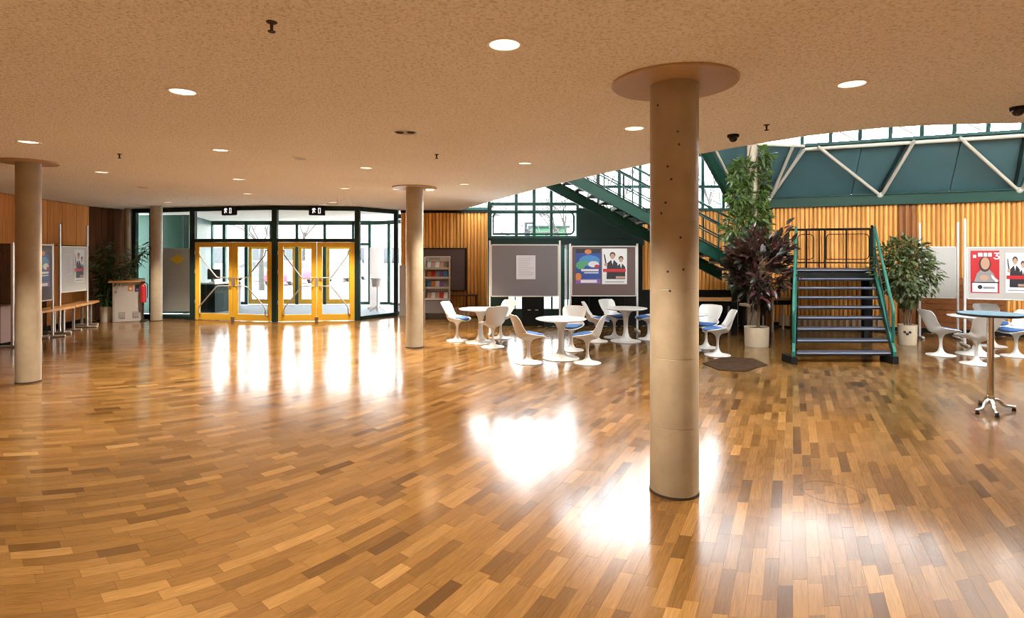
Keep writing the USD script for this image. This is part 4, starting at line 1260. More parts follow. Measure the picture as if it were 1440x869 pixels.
# ================================================================== WALL TABLES, LECTERN, RACK AND OTHER FURNITURE
def wall_table(label, ua, ub, Ya, Yb, zt_):
    P0, P1 = xy(ua, Ya), xy(ub, Yb)
    m = (P0 + P1) / 2; d = P1 - P0; L = np.linalg.norm(d)
    t = thing('wall_table', label, 'table', (m[0], m[1], 0), math.atan2(d[1], d[0]), 'wood topped tables along the veneer wall')
    part(t, 'tabletop', box((-L / 2, 0.0, zt_ - 0.05), (L / 2, 0.42, zt_), 0.006), 'benchwood')
    for s in (-1, 1):
        x = s * (L / 2 - 0.22)
        part(t, 'leg', box((x - 0.022, 0.10, 0.05), (x + 0.022, 0.145, zt_ - 0.05)), 'steel')
        part(t, 'leg', box((x - 0.022, 0.28, 0.05), (x + 0.022, 0.325, zt_ - 0.05)), 'steel')
        part(t, 'foot', box((x - 0.03, -0.04, 0.012), (x + 0.03, 0.44, 0.05), 0.01), 'steel')
        for yy in (-0.02, 0.42):
            part(t, 'glide', lathe([(0, 0), (0.022, 0), (0.022, 0.012), (0, 0.014)], 14, (x, yy, 0)), 'whitepot')
    return t


wall_table('wood topped table by the column and the grey pinboard', 57, 106, 11.55, 12.75, 0.60)
wall_table('wood topped table below the white board by the bamboo plant', 107, 140, 12.85, 14.3, 0.60)
cb_ = thing('low_cabinet', 'beige laminate low cabinet against the veneer wall before the first column', 'cabinet', (-10.0, 10.9, 0))
part(cb_, 'body', box((-0.28, -0.02, 0.05), (0.22, 0.36, 0.74)), 'pink')
part(cb_, 'top', box((-0.30, -0.04, 0.74), (0.24, 0.38, 0.765)), 'pink')
part(cb_, 'plinth', box((-0.25, 0.02, 0.0), (0.19, 0.33, 0.05)), 'black')
part(cb_, 'door', box((-0.26, -0.038, 0.08), (0.20, -0.02, 0.72)), 'pink')

lp_ = fl(180, 452.5)
lec = thing('lectern', 'grey painted lectern with wooden top and small stickers beside the slim column', 'lectern', (lp_[0], lp_[1], 0), math.radians(33))
part(lec, 'body', box((-0.325, 0.0, 0.0), (0.325, 0.40, 1.02), 0.01), 'grey_paint')
part(lec, 'top', hexa([(-0.42, -0.08, 1.02), (-0.42, -0.08, 1.06), (-0.42, 0.44, 1.08), (-0.42, 0.44, 1.12), (0.37, -0.08, 1.02), (0.37, -0.08, 1.06), (0.37, 0.44, 1.08), (0.37, 0.44, 1.12)], 0.006), 'benchwood')
part(lec, 'side_post', box((-0.335, -0.012, 0.0), (-0.29, 0.0, 1.02)), 'steel')
part(lec, 'side_post', box((0.29, -0.012, 0.0), (0.335, 0.0, 1.02)), 'steel')
for x in (-0.13, 0.17):
    part(lec, 'vent_grille', box((x - 0.07, -0.008, 0.09), (x + 0.07, 0.0, 0.26)), 'grille')
    for z in (0.12, 0.155, 0.19, 0.225):
        part(lec, 'slat', box((x - 0.06, -0.014, z), (x + 0.06, -0.007, z + 0.012), 0.002), 'grey_paint')
for x, z, w_, h_, m in ((0.05, 0.80, 0.10, 0.15, 'p_orange'), (0.055, 0.83, 0.05, 0.06, 'p_white'), (0.20, 0.78, 0.10, 0.18, 'p_black'), (0.205, 0.80, 0.06, 0.06, 'p_purple')):
    part(lec, 'sticker', box((x - w_ / 2, -0.003 if h_ > 0.1 else -0.005, z), (x + w_ / 2, 0.0, z + h_), 0.0), m)
ex = thing('fire_extinguisher', 'red fire extinguisher hanging between the lectern and the slim column', 'fire extinguisher', (-9.66, 14.9, 0))
part(ex, 'cylinder', lathe([(0, 0.5), (0.064, 0.5), (0.07, 0.52), (0.07, 0.88), (0.055, 0.94), (0.025, 0.97), (0.025, 1.0), (0, 1.0)], 24), 'red_ext', 40)
part(ex, 'valve', box((-0.05, -0.02, 1.0), (0.05, 0.02, 1.05)), 'rubber')
part(ex, 'hose', tube(bend([(0.04, 0, 1.02), (0.12, 0, 0.98), (0.11, 0, 0.62)], 0.06), 0.011, 8), 'rubber', True)
part(ex, 'stand', lathe([(0, 0), (0.08, 0), (0.08, 0.02), (0.02, 0.03), (0.02, 0.5), (0, 0.5)], 20), 'rubber', 40)

# white display panel with a yellow rhombus behind the glass
dp = thing('display_panel', 'white display panel with a yellow rhombus behind the glass screen', 'display panel', (*xy(250, 16.1), 0), 0.10)
part(dp, 'panel', box((-0.46, -0.02, 0.14), (0.40, 0.02, 1.93)), 'whiteboard')
part(dp, 'rhombus', prism([(-0.20, 1.62), (0.0, 1.76), (0.20, 1.62), (0.0, 1.48)], 0.004, 'xz', -0.02), 'yellow_sign')
for x in (-0.47, 0.41):
    part(dp, 'post', box((x - 0.02, -0.03, 0.0), (x + 0.02, 0.03, 1.97)), 'alu')
part(dp, 'base_rail', box((-0.47, -0.15, 0.0), (0.41, 0.15, 0.05)), 'black')

# brochure rack and brown board on the orange slats
nb_ = thing('wall_board', 'dark brown felt board fixed on the orange slats behind the brochure rack', 'pinboard', (*xy(624, 16.3), 0))
ax = lambda u, Y=16.2: (u - 624) / FPX * Y
part(nb_, 'panel', box((ax(590), -0.02, 0.72), (ax(654.5), 0.03, 1.92)), 'felt_brown')
for z in (0.72, 1.92):
    part(nb_, 'frame_rail', box((ax(590), -0.03, z - 0.015), (ax(655), 0.03, z + 0.015)), 'black')
part(nb_, 'frame_stile', box((ax(654), -0.03, 0.72), (ax(655.5), 0.03, 1.92)), 'black')
part(nb_, 'post', box((ax(655.5), -0.02, 0.0), (ax(657), 0.02, 1.95)), 'darkwood')
YR = 15.4
rk = thing('brochure_rack', 'grey brochure rack with shelves of coloured leaflets before the brown board', 'rack', (*xy(616, YR), 0))
bx = lambda u: (u - 616) / FPX * YR
bz = lambda v: EYE - (v - V0) / FPX * YR
part(rk, 'back_panel', box((bx(598), 0.10, bz(456)), (bx(632), 0.13, bz(361))), 'grille')
part(rk, 'header', box((bx(598), 0.02, bz(368)), (bx(632.5), 0.10, bz(360))), 'greyboard')
part(rk, 'header_strip', box((bx(603), 0.012, bz(365.5)), (bx(619), 0.02, bz(362.5)), 0.0), 'p_grey')
for u_ in (598, 632.5):
    part(rk, 'upright', box((bx(u_) - 0.015, -0.12, 0.0), (bx(u_) + 0.015, 0.13, bz(361))), 'steel')
shelf_v = (378, 391, 405, 421)
for v_ in shelf_v:
    part(rk, 'shelf', box((bx(598), -0.12, bz(v_) - 0.012), (bx(632), 0.12, bz(v_)), 0.003), 'steel')
    part(rk, 'lip', box((bx(598), -0.13, bz(v_) - 0.012), (bx(632), -0.12, bz(v_) + 0.045), 0.002), 'greyboard')
part(rk, 'lower_panel', box((bx(598), -0.11, bz(440)), (bx(632), 0.10, bz(422))), 'felt')
rs = np.random.default_rng(3)
cols = ['p_white', 'p_orange', 'p_sky', 'p_red', 'p_white', 'p_purple', 'p_skin', 'p_grey', 'p_white', 'p_green']
names = {0: 'top shelf', 1: 'second shelf', 2: 'third shelf', 3: 'bottom shelf'}
pal = {'p_white': 'white', 'p_orange': 'orange', 'p_sky': 'blue', 'p_red': 'red', 'p_purple': 'purple', 'p_skin': 'tan', 'p_grey': 'grey', 'p_green': 'green'}
colsets = [['p_white', 'p_skin', 'p_white', 'p_skin', 'p_grey'], ['p_orange', 'p_red', 'p_grey', 'p_purple', 'p_sky'], ['p_sky', 'p_orange', 'p_white', 'p_purple', 'p_grey'], ['p_skin', 'p_white', 'p_skin', 'p_red', 'p_white']]
for si, v_ in enumerate(shelf_v):
    for i, m in enumerate(colsets[si]):
        x = bx(600.5) + (bx(630) - bx(600.5)) * (i + 0.5) / 5
        base = xy(616, YR) + (x, 0)
        dup = colsets[si].count(m) > 1
        lb = f'{pal[m]} leaflet on the {names[si]} of the brochure rack' + (f', {["first", "second", "third", "fourth", "fifth"][i]} from the column' if dup else '')
        lf = thing('leaflet', lb, 'leaflet', (base[0], base[1], bz(v_)), 0.0, 'leaflets in the brochure rack')
        part(lf, 'cover', hexa([(-0.052, -0.10, 0.001), (-0.052, 0.04, 0.19), (-0.052, -0.088, 0.0), (-0.052, 0.052, 0.19), (0.052, -0.10, 0.001), (0.052, 0.04, 0.19), (0.052, -0.088, 0.0), (0.052, 0.052, 0.19)], 0.0), m)
        part(lf, 'title_band', hexa([(-0.04, 0.004, 0.135), (-0.04, 0.022, 0.16), (-0.04, 0.010, 0.135), (-0.04, 0.028, 0.16), (0.04, 0.004, 0.135), (0.04, 0.022, 0.16), (0.04, 0.010, 0.135), (0.04, 0.028, 0.16)], 0.0), 'p_grey' if m == 'p_white' else 'p_white')
# low convector along the orange wall, dark shelf above it
cv = thing('convector', 'low finned convector heater along the foot of the orange slats', 'heater', (*xy(640, 15.9), 0))
part(cv, 'casing', box((-0.85, 0.0, 0.03), (0.80, 0.12, 0.26)), 'benchwood')
for i in range(14):
    part(cv, 'fin', box((-0.84 + i * 0.12, -0.05, 0.05), (-0.79 + i * 0.12, 0.0, 0.24)), 'pot')
for x in (-0.7, 0.65):
    part(cv, 'foot', box((x - 0.03, 0.0, 0.0), (x + 0.03, 0.1, 0.03)), 'black')
ws = thing('wall_shelf', 'long dark wall shelf below the brown board on the slats', 'shelf', (*xy(648, 16.1), 0))
part(ws, 'shelf_board', box((-0.35, -0.12, 0.58), (0.48, 0.18, 0.62)), 'darkwood')
for x in (-0.3, 0.43):
    part(ws, 'bracket', box((x - 0.02, -0.06, 0.0), (x + 0.02, 0.10, 0.58)), 'darkwood')
gp = thing('grey_panel', 'narrow grey upright panel leaning between screen and orange slats', 'panel', (*xy(566, 16.15), 0))
part(gp, 'panel', box((-0.09, -0.03, 0.0), (0.09, 0.03, 1.42)), 'grey_paint')
part(gp, 'cap', box((-0.10, -0.04, 1.42), (0.10, 0.04, 1.45)), 'steel')

# long tables under the stairs
for ua, ub, Y_, zt_, lab in ((960, 1034, 13.2, 0.74, 'long pale topped table below the upper stair flight'), (1076, 1112, 13.0, 0.78, 'pale topped table between the red leaved plant and the green staircase')):
    t = thing('long_table', lab, 'table', (*xy((ua + ub) / 2, Y_), 0), 0, 'long tables under the stair')
    L = (ub - ua) / FPX * Y_
    part(t, 'tabletop', box((-L / 2, -0.3, zt_ - 0.05), (L / 2, 0.3, zt_), 0.005), 'benchwood')
    part(t, 'apron', box((-L / 2 + 0.05, -0.2, zt_ - 0.16), (L / 2 - 0.05, -0.17, zt_ - 0.05)), 'black')
    for sx in (-1, 1):
        for sy in (-1, 1):
            part(t, 'leg', box((sx * (L / 2 - 0.06) - 0.02, sy * 0.24 - 0.02, 0), (sx * (L / 2 - 0.06) + 0.02, sy * 0.24 + 0.02, zt_ - 0.05)), 'steel')
cv2 = thing('convector', 'low finned convector heater along the wall behind the green staircase', 'heater', (*on_r(1180, 0.26), 0), math.atan2(r_t[1], r_t[0]))
part(cv2, 'casing', box((-1.3, 0.0, 0.04), (0.85, 0.12, 0.30)), 'benchwood')
for i in range(17):
    part(cv2, 'fin', box((-1.28 + i * 0.125, -0.05, 0.06), (-1.22 + i * 0.125, 0.0, 0.28)), 'pot')
for x in (-1.1, 0.7):
    part(cv2, 'foot', box((x - 0.03, 0.0, 0.0), (x + 0.03, 0.1, 0.04)), 'black')

# ================================================================== PLANTS
def leaf(L, Wd, fold=0.18, droop=0.25):
    """A lance-shaped leaf along +y, 12 triangles."""
    s = np.array([0.0, 0.3, 0.65, 1.0]); w = np.array([0.06, 0.95, 0.8, 0.0]) * Wd / 2
    v, f = [], []
    for a, b in zip(s, w):
        z = -droop * L * a * a
        v += [(-b, a * L, z + fold * b), (0, a * L, z), (b, a * L, z + fold * b)]
    for i in range(3):
        for j in range(2):
            p = i * 3 + j
            f += [(p, p + 1, p + 4), (p, p + 4, p + 3)]
    return np.array(v), np.array(f)


def orient(d, roll):
    """Rotation whose columns are right, along d, up."""
    d = d / np.linalg.norm(d)
    r = np.cross(d, (0, 0, 1.0))
    if np.linalg.norm(r) < 1e-3:
        r = np.array([1.0, 0, 0])
    r /= np.linalg.norm(r)
    u = np.cross(r, d)
    c, s = math.cos(roll), math.sin(roll)
    return np.stack([r * c + u * s, d, u * c - r * s], 1)


def scatter(points, dirs, L, Wd, rs, jitter=0.25):
    lv, lf_ = leaf(1.0, Wd / L)
    V, F = [], []
    for k, (p, d) in enumerate(zip(points, dirs)):
        R = orient(d, rs.normal(0, 0.5)) * (L * (1 + jitter * rs.normal()))
        V.append(lv @ R.T + p); F.append(lf_ + k * len(lv))
    return trimesh.Trimesh(np.vstack(V), np.vstack(F), process=False)


def pot(t, r, h, m='pot'):
    part(t, 'pot', lathe([(0, 0), (r * 0.93, 0), (r * 0.95, 0.012), (r, h * 0.97), (r * 1.02, h), (r * 0.95, h), (r * 0.93, h - 0.05), (0, h - 0.05)], 48), m, 35)
    part(t, 'soil', disc(r * 0.93, h - 0.06, h - 0.03, 32), 'soil')


# red leaved rubber plant
rs = np.random.default_rng(21)
p0 = fl(1064, 486.5)
rp_ = thing('rubber_plant', 'bushy dark red leaved plant in a round beige pot by the staircase', 'potted plant', (p0[0], p0[1], 0))
pot(rp_, 0.225, 0.37)
part(rp_, 'trunk', tube([(0.03, 0, 0.32), (0.05, 0.02, 0.7), (0.02, 0.0, 1.0), (0.10, 0.02, 1.5), (0.12, 0, 2.1)], [0.035, 0.03, 0.028, 0.022, 0.01], 8), 'bark', True)
tips = []
for i in range(34):
    z = rs.uniform(0.80, 1.95)
    a = rs.uniform(0, 2 * PI)
    b0 = np.array([0.05, 0.0, max(0.7, z - 0.3)])
    rr_ = 0.60 * math.sqrt(max(0.05, 1 - ((z - 1.5) / 0.82) ** 2)) * rs.uniform(0.55, 1.0)
    e = np.array([0.06 + rr_ * math.cos(a), rr_ * 0.9 * math.sin(a), z + rs.uniform(0.05, 0.25)])
    part(rp_, 'branch', tube([b0, (b0 + e) / 2 + (0, 0, -0.03), e], [0.012, 0.009, 0.006], 6), 'bark', True)
    tips.append((b0, e))
lv, lf_ = leaf(1.0, 0.46, 0.25, 0.22)
nl, _rl = 0, []
for k in range(1050):
    b0, e = tips[k % len(tips)]
    s = rs.uniform(0.45, 1.1)
    c = b0 + (e - b0) * s + rs.normal(0, 0.07, 3)
    out = (c - np.array([0.06, 0, 1.3])) * (1, 1, 0.7)
    d = out / (np.linalg.norm(out) + 1e-6) + rs.normal(0, 0.5, 3) + (0, 0, 0.15)
    R = orient(d, rs.normal(0, 0.5)) * rs.uniform(0.15, 0.24)
    me = trimesh.Trimesh(lv @ R.T + c, lf_, process=False)
    if c[0] > 0.6:
        continue
    if nl < 290 and c[1] < -0.02:
        part(rp_, 'leaf', me, 'leaf_red'); nl += 1
    else:
        _rl.append(me)
part(rp_, 'foliage', cat(_rl), 'leaf_red', False, None, 'stuff')

# climbing ivy on the thin column
rs = np.random.default_rng(22)
iv = thing('climbing_ivy', 'green climbing plant wrapped round the thin beige roof column', 'climbing plant', (5.03, 11.9, 0))
for k in range(4):
    zz = np.linspace(0.0, 4.0, 30)
    part(iv, 'vine', tube([(0.118 * math.cos(z * 2.2 + k * 1.6), 0.118 * math.sin(z * 2.2 + k * 1.6), z) for z in zz], 0.008, 5), 'bark', True)
pts_, drs_ = [], []
clumps = [(-0.18, 0, 3.45, 0.30, 0.35), (-0.25, -0.05, 2.95, 0.30, 0.28), (0.12, -0.05, 3.75, 0.24, 0.22), (0.20, 0, 3.2, 0.14, 0.55), (-0.28, -0.05, 2.25, 0.36, 0.42), (-0.05, -0.1, 2.55, 0.32, 0.30), (-0.1, 0, 1.85, 0.38, 0.35), (0.20, 0, 2.4, 0.18, 0.4), (-0.38, -0.1, 1.75, 0.20, 0.30), (-0.45, -0.12, 1.25, 0.08, 0.22)]
for cx, cy, cz, r_, h_ in clumps:
    n_ = int(4300 * r_ * h_) + 40
    for _ in range(n_):
        v = rs.normal(0, 1, 3); v /= np.linalg.norm(v); q = rs.uniform(0.3, 1) ** 0.6
        c = np.array([cx + v[0] * r_ * q, cy + v[1] * r_ * q, cz + v[2] * h_ * q])
        if np.hypot(c[0], c[1]) < 0.12:
            continue
        if cx > 0.1 and c[0] < 0.06 and c[1] < 0:
            continue
        pts_.append(c); drs_.append(v + rs.normal(0, 0.5, 3) + (0, 0, -0.35))
part(iv, 'foliage', scatter(pts_, drs_, 0.115, 0.055, rs), 'leaf_ivy', False, None, 'stuff')
for cx, cy, cz, r_, h_ in clumps:
    if abs(cx) > 0.16:
        part(iv, 'stem', tube([(0.11 * np.sign(cx), 0, cz - 0.1), (cx * 0.6, cy, cz - 0.02), (cx, cy, cz + h_ * 0.3)], 0.007, 5), 'bark', True)

# ficus in the pot with the dark emblem
rs = np.random.default_rng(23)
p0 = fl(1276, 484)
fc = thing('ficus', 'bushy green ficus in a beige pot with dark emblem beside the stair rail', 'potted plant', (p0[0], p0[1], 0))
pot(fc, 0.165, 0.385)
n_ = np.array([-p0[0], -p0[1], 0]); n_ /= np.linalg.norm(n_); s_ = np.array([-n_[1], n_[0], 0])
for dx, dz, r_ in ((0.0, 0.0, 0.026), (-0.042, 0.035, 0.026), (0.042, 0.035, 0.026)):
    sx = np.clip(dx / 0.163, -1, 1); nn = n_ * math.cos(math.asin(sx)) + s_ * sx
    c = nn * 0.1595 + (0, 0, 0.215 + dz)
    part(fc, 'emblem', tube([c, c + nn * 0.004], [r_, r_ * 0.97], 14), 'p_black')
for k in range(6):
    a = k * 1.05
    part(fc, 'stem', tube([(0.05 * math.cos(a), 0.05 * math.sin(a), 0.34), (0.09 * math.cos(a + 0.6), 0.09 * math.sin(a + 0.6), 0.9), (0.22 * math.cos(a + 0.9), 0.22 * math.sin(a + 0.9), 1.6)], [0.012, 0.010, 0.005], 6), 'bark', True)
pts_, drs_ = [], []
for _ in range(2300):
    v = rs.normal(0, 1, 3); v /= np.linalg.norm(v); q = rs.uniform(0.15, 1) ** 0.45
    wob = 1 + 0.22 * math.sin(5 * math.atan2(v[1], v[0]) + 3 * v[2])
    c = np.array([-0.04 + v[0] * 0.54 * q * wob, v[1] * 0.45 * q * wob, 1.43 + v[2] * 0.68 * q])
    if c[2] < 1.0 and np.hypot(c[0], c[1]) > 0.15 + 0.3 * (c[2] - 0.6):
        continue
    pts_.append(c); drs_.append(v + rs.normal(0, 0.6, 3) + (0, 0, -0.3))
part(fc, 'foliage', scatter(pts_, drs_, 0.10, 0.045, rs), 'leaf_ficus', False, None, 'stuff')

# tall bamboo palm in the corner
rs = np.random.default_rng(24)
p0 = at(151.5, 451, 14.85)
bp_ = thing('bamboo_palm', 'tall dark green bamboo palm in a white pot behind the lectern', 'potted plant', (p0[0], p0[1], 0))
pot(bp_, 0.17, 0.40, 'whitepot')
pts_, drs_ = [], []
for k in range(13):
    a = rs.uniform(0, 2 * PI); lean = rs.uniform(0.1, 0.6); hgt = rs.uniform(1.3, 2.2)
    if math.cos(a) < -0.2:
        lean *= 0.4
    if k < 3:
        a = rs.uniform(0.0, 0.7); lean = rs.uniform(0.8, 1.15); hgt = rs.uniform(1.7, 2.1)
    q = [np.array([0.05 * math.cos(a) + lean * s ** 1.7 * math.cos(a), 0.05 * math.sin(a) + 0.6 * lean * s ** 1.7 * math.sin(a), 0.33 + (hgt - 0.3) * s]) for s in np.linspace(0, 1, 7)]
    part(bp_, 'cane', tube(q, np.linspace(0.014, 0.004, 7), 6), 'bark', True)
    q = np.array(q)
    for _ in range(105):
        s = rs.uniform(0.12, 1.0) * 6
        i = min(5, int(s)); c = q[i] + (q[i + 1] - q[i]) * (s - i)
        v = rs.normal(0, 1, 3) * (1, 1, 0.4)
        v /= np.linalg.norm(v)
        c = c + v * rs.uniform(0.02, 0.16)
        if c[0] > -0.36 and not (c[0] > 0.2 and c[1] < -0.1):
            pts_.append(c); drs_.append(v + (0, 0, -0.25))
part(bp_, 'foliage', scatter(pts_, drs_, 0.17, 0.035, rs), 'leaf_bamboo', False, None, 'stuff')
#@@SPLIT
# ================================================================== CEILING FITTINGS
def downlight(label, x, y, r=0.1, lamp=True, group='round recessed ceiling downlights'):
    t = thing('downlight', label, 'ceiling light', (x, y, CEIL), 0.0, group)
    part(t, 'trim_ring', lathe([(r * 0.88, -0.002), (r * 1.06, -0.008), (r * 1.12, -0.002), (r * 1.12, 0.001), (r * 0.88, 0.001), (r * 0.88, -0.002)], 32), 'lamp_ring', 30)
    part(t, 'lens', lathe([(0, -0.004), (r * 0.9, -0.002), (r * 0.9, 0.0005), (0, 0.0005)], 32), 'lens')
    if lamp:
        L = UsdLux.SphereLight.Define(stage, str(t.GetPath()) + '/lamp')
        L.CreateRadiusAttr(0.09)
        L.CreateIntensityAttr(SPOT * 60)
        L.CreateColorAttr(Gf.Vec3f(*SPOT_COLOR))
        sh = UsdLux.ShapingAPI.Apply(L.GetPrim())
        sh.CreateShapingConeAngleAttr(50.0)
        sh.CreateShapingConeSoftnessAttr(0.6)
        L.AddTranslateOp().Set(Gf.Vec3d(0, 0, -0.07))
    return t


dl = [((709.5, 63), 'lit round downlight nearest the top edge, above the middle of the parquet'), ((257, 129), 'lit round downlight high over the open parquet, towards the veneer wall'),
      ((1198, 118), 'lit round downlight above the way to the green staircase'), ((40, 199.5), 'lit round downlight just before the collar of the veneer-side column'),
      ((310, 211), 'lit round downlight midway between the veneer wall and the yellow doors'), ((143, 242), 'lit round downlight near the veneer wall above its tables'),
      ((335, 252), 'lit round downlight over the approach to the first yellow double door'), ((348, 272.5), 'small lit downlight just before the header of the first yellow double door'),
      ((515, 236), 'lit round downlight over the approach to the curved glass end'), ((485, 265), 'lit round downlight close before the second yellow double door'),
      ((892, 180.5), 'lit round downlight beside the thick column just under its collar'), ((738, 229.5), 'lit round downlight in line with the grey pinboard'),
      ((653, 259), 'lit round downlight near where the ceiling curve meets the orange slats'), ((468, 284), 'tiny lit downlight at the header of the second yellow double door'),
      ((236, 284), 'tiny lit downlight above the slim column by the lectern'), ((558, 266), 'lit round downlight beside the collar of the column at the orange slats'),
      ((605, 265.5), 'lit round downlight on the slat side of the column at the orange slats'), ((588, 279), 'tiny lit downlight beyond the column at the orange slats')]
for (u_, v_), lab in dl:
    p = cl(u_, v_)
    downlight(lab.replace('nearest the top edge, ', 'with the largest disc, '), p[0], p[1], 0.105 if v_ < 200 else 0.095)
for x in (-6.2, -3.2, -0.2, 2.8, 5.8):                                  # the same lamps go on overhead and behind the viewer
    for y in (0.8, -2.6):
        downlight('lit round downlight overhead, outside the view', x, y, 0.1, True, 'downlights over the viewer')
for (u_, v_), lab in (((570, 185.5), 'round unlit twin spotlight fitting in the ceiling'),):
    p = cl(u_, v_)
    t = thing('twin_spotlight', lab, 'ceiling light', (p[0], p[1], CEIL))
    part(t, 'trim_ring', lathe([(0.115, -0.003), (0.135, -0.012), (0.15, -0.002), (0.15, 0.001), (0.115, 0.001), (0.115, -0.003)], 32), 'whitepot', 30)
    part(t, 'plate', lathe([(0, -0.004), (0.12, -0.004), (0.12, 0.001), (0, 0.001)], 32), 'greyboard')
    for s in (-1, 1):
        part(t, 'spot', lathe([(0, -0.012), (0.035, -0.014), (0.045, -0.003), (0, -0.002)], 20, (s * 0.058, 0, 0)), 'hole', 40)
for (u_, v_), lab in (((421, 222.5), 'round grey unlit loudspeaker grille in the ceiling'), ((201, 263.5), 'small pale unlit ceiling disc near the slim column')):
    p = cl(u_, v_)
    t = thing('ceiling_speaker', lab, 'loudspeaker', (p[0], p[1], CEIL))
    part(t, 'rim', lathe([(0.085, -0.003), (0.10, -0.008), (0.108, -0.001), (0.085, 0.001), (0.085, -0.003)], 28), 'lamp_ring', 30)
    part(t, 'grille', lathe([(0, -0.005), (0.088, -0.003), (0.088, 0.0005), (0, 0.0005)], 28), 'grille' if u_ > 300 else 'cap')
for (u_, v_), lab in (((382, 31), 'small dark sprinkler head on the ceiling high over the open parquet'), ((168, 216.5), 'tiny dark sprinkler head on the ceiling near the veneer-side column'), ((614, 217), 'tiny dark sprinkler head on the ceiling before the orange slats'), ((1078, 175.5), 'small dark sprinkler head near the curved ceiling edge')):
    p = cl(u_, v_)
    t = thing('sprinkler', lab, 'sprinkler', (p[0], p[1], CEIL))
    part(t, 'rose', lathe([(0, -0.006), (0.028, -0.004), (0.03, 0.0005), (0, 0.0005)], 18), 'hole', 40)
    part(t, 'nozzle', lathe([(0, -0.055), (0.02, -0.055), (0.02, -0.050), (0.007, -0.045), (0.010, -0.012), (0.01, -0.004), (0, -0.004)], 14), 'hole', 40)
for (u_, v_), lab in (((1031, 189.5), 'black dome camera under the ceiling above the climbing ivy'), ((1432, 150.5), 'black dome camera under the ceiling above the teal roof panels')):
    p = cl(u_, v_)
    t = thing('dome_camera', lab, 'security camera', (p[0], p[1], CEIL))
    part(t, 'base', lathe([(0, -0.03), (0.055, -0.03), (0.06, -0.02), (0.06, 0.0005), (0, 0.0005)], 28), 'black', 40)
    part(t, 'dome', lathe([(0, -0.078), (0.02, -0.075), (0.036, -0.062), (0.044, -0.045), (0.046, -0.03), (0, -0.03)], 28), 'smoke', 40)
# exit boxes on the door header
for k, (u_, v_) in enumerate(((327, 296), (447, 296))):
    p, q = ((B, C), (C, D))[k]
    f_ = px_on(p, q, u_)
    c = p + (q - p) * f_
    n = np.array([(q - p)[1], -(q - p)[0]]) / np.linalg.norm(q - p)
    c = c + n * 0.12
    z = EYE - (v_ - V0) / FPX * c[1]
    t = thing('exit_sign', ('black exit sign box above the double door on the lectern side', 'black exit sign box above the double door on the column side')[k], 'sign', (c[0], c[1], z), math.atan2((q - p)[1], (q - p)[0]), 'exit signs over the entrance')
    part(t, 'case', box((-0.20, -0.05, -0.125), (0.20, 0.05, 0.10), 0.008), 'black')
    part(t, 'bracket', box((-0.03, -0.02, 0.10), (0.03, 0.02, CEIL - z)), 'black')
    # a running figure and a doorway, each a light shape on the dark case
    part(t, 'symbol', prism(sg.Polygon([(-0.115, -0.075), (-0.085, -0.075), (-0.075, -0.02), (-0.05, -0.065), (-0.03, -0.055), (-0.055, 0.0), (-0.05, 0.03), (-0.03, 0.01), (-0.015, 0.02), (-0.05, 0.06), (-0.10, 0.055), (-0.125, 0.015), (-0.105, 0.005), (-0.095, 0.03)]), 0.004, 'xz', -0.05), 'signlit')
    part(t, 'symbol', prism(sg.Polygon([(0.03, -0.08), (0.10, -0.08), (0.10, 0.065), (0.03, 0.065)], [[(0.05, -0.06), (0.05, 0.045), (0.08, 0.045), (0.08, -0.06)]]), 0.004, 'xz', -0.05), 'signlit')

# ================================================================== IN THE PORCH AND OUTSIDE
pd = thing('porch_counter', 'dark green counter with white top inside the porch', 'counter', (-9.30, 17.8, -0.02), -0.3)
part(pd, 'body', box((-0.35, -0.3, 0.0), (0.30, 0.3, 0.86)), 'frame')
part(pd, 'worktop', box((-0.38, -0.33, 0.86), (0.33, 0.33, 0.90)), 'whitepot')
mo = thing('monitor', 'dark monitor standing on the porch counter', 'monitor', (-9.30, 17.75, 0.88), -0.2)
part(mo, 'screen', box((-0.22, -0.02, 0.10), (0.22, 0.02, 0.42)), 'rubber')
part(mo, 'stand', box((-0.03, -0.02, 0.02), (0.03, 0.03, 0.14)), 'steel')
part(mo, 'base', box((-0.11, -0.08, 0.0), (0.11, 0.08, 0.02)), 'steel')
bn_ = thing('litter_bin', 'dark litter bin beside the outer porch glazing', 'bin', (*xy(331, 19.2), -0.02))
part(bn_, 'body', lathe([(0, 0), (0.16, 0), (0.19, 0.75), (0.17, 0.78), (0, 0.78)], 24), 'grille', 40)
part(bn_, 'lid', lathe([(0, 0.78), (0.2, 0.78), (0.16, 0.86), (0, 0.88)], 24), 'rubber', 40)
ht = thing('porch_table', 'slim grey high table inside the curved glass end', 'table', (*xy(531, 17.6), -0.02))
part(ht, 'tabletop', disc(0.24, 1.02, 1.05, 32), 'grey_paint')
part(ht, 'skirt', lathe([(0, 0.78), (0.16, 0.78), (0.19, 1.02), (0, 1.02)], 24), 'grey_paint', 40)
part(ht, 'post', tube([(0, 0, 0.02), (0, 0, 0.8)], 0.03, 12), 'steel', True)
for a in (0.4, 1.97, 3.54, 5.11):
    part(ht, 'leg', tube([(0, 0, 0.2), (0.24 * math.cos(a), 0.24 * math.sin(a), 0.015)], 0.015, 8), 'steel', True)
pg = thing('notice_stand', 'grey upright notice panel standing in the curved glass end', 'panel', (*xy(527, 18.5), -0.02), 0.5)
part(pg, 'panel', box((-0.16, -0.03, 0.1), (0.16, 0.03, 2.0)), 'grey_paint')
part(pg, 'base', box((-0.2, -0.15, 0.0), (0.2, 0.15, 0.1)), 'steel')

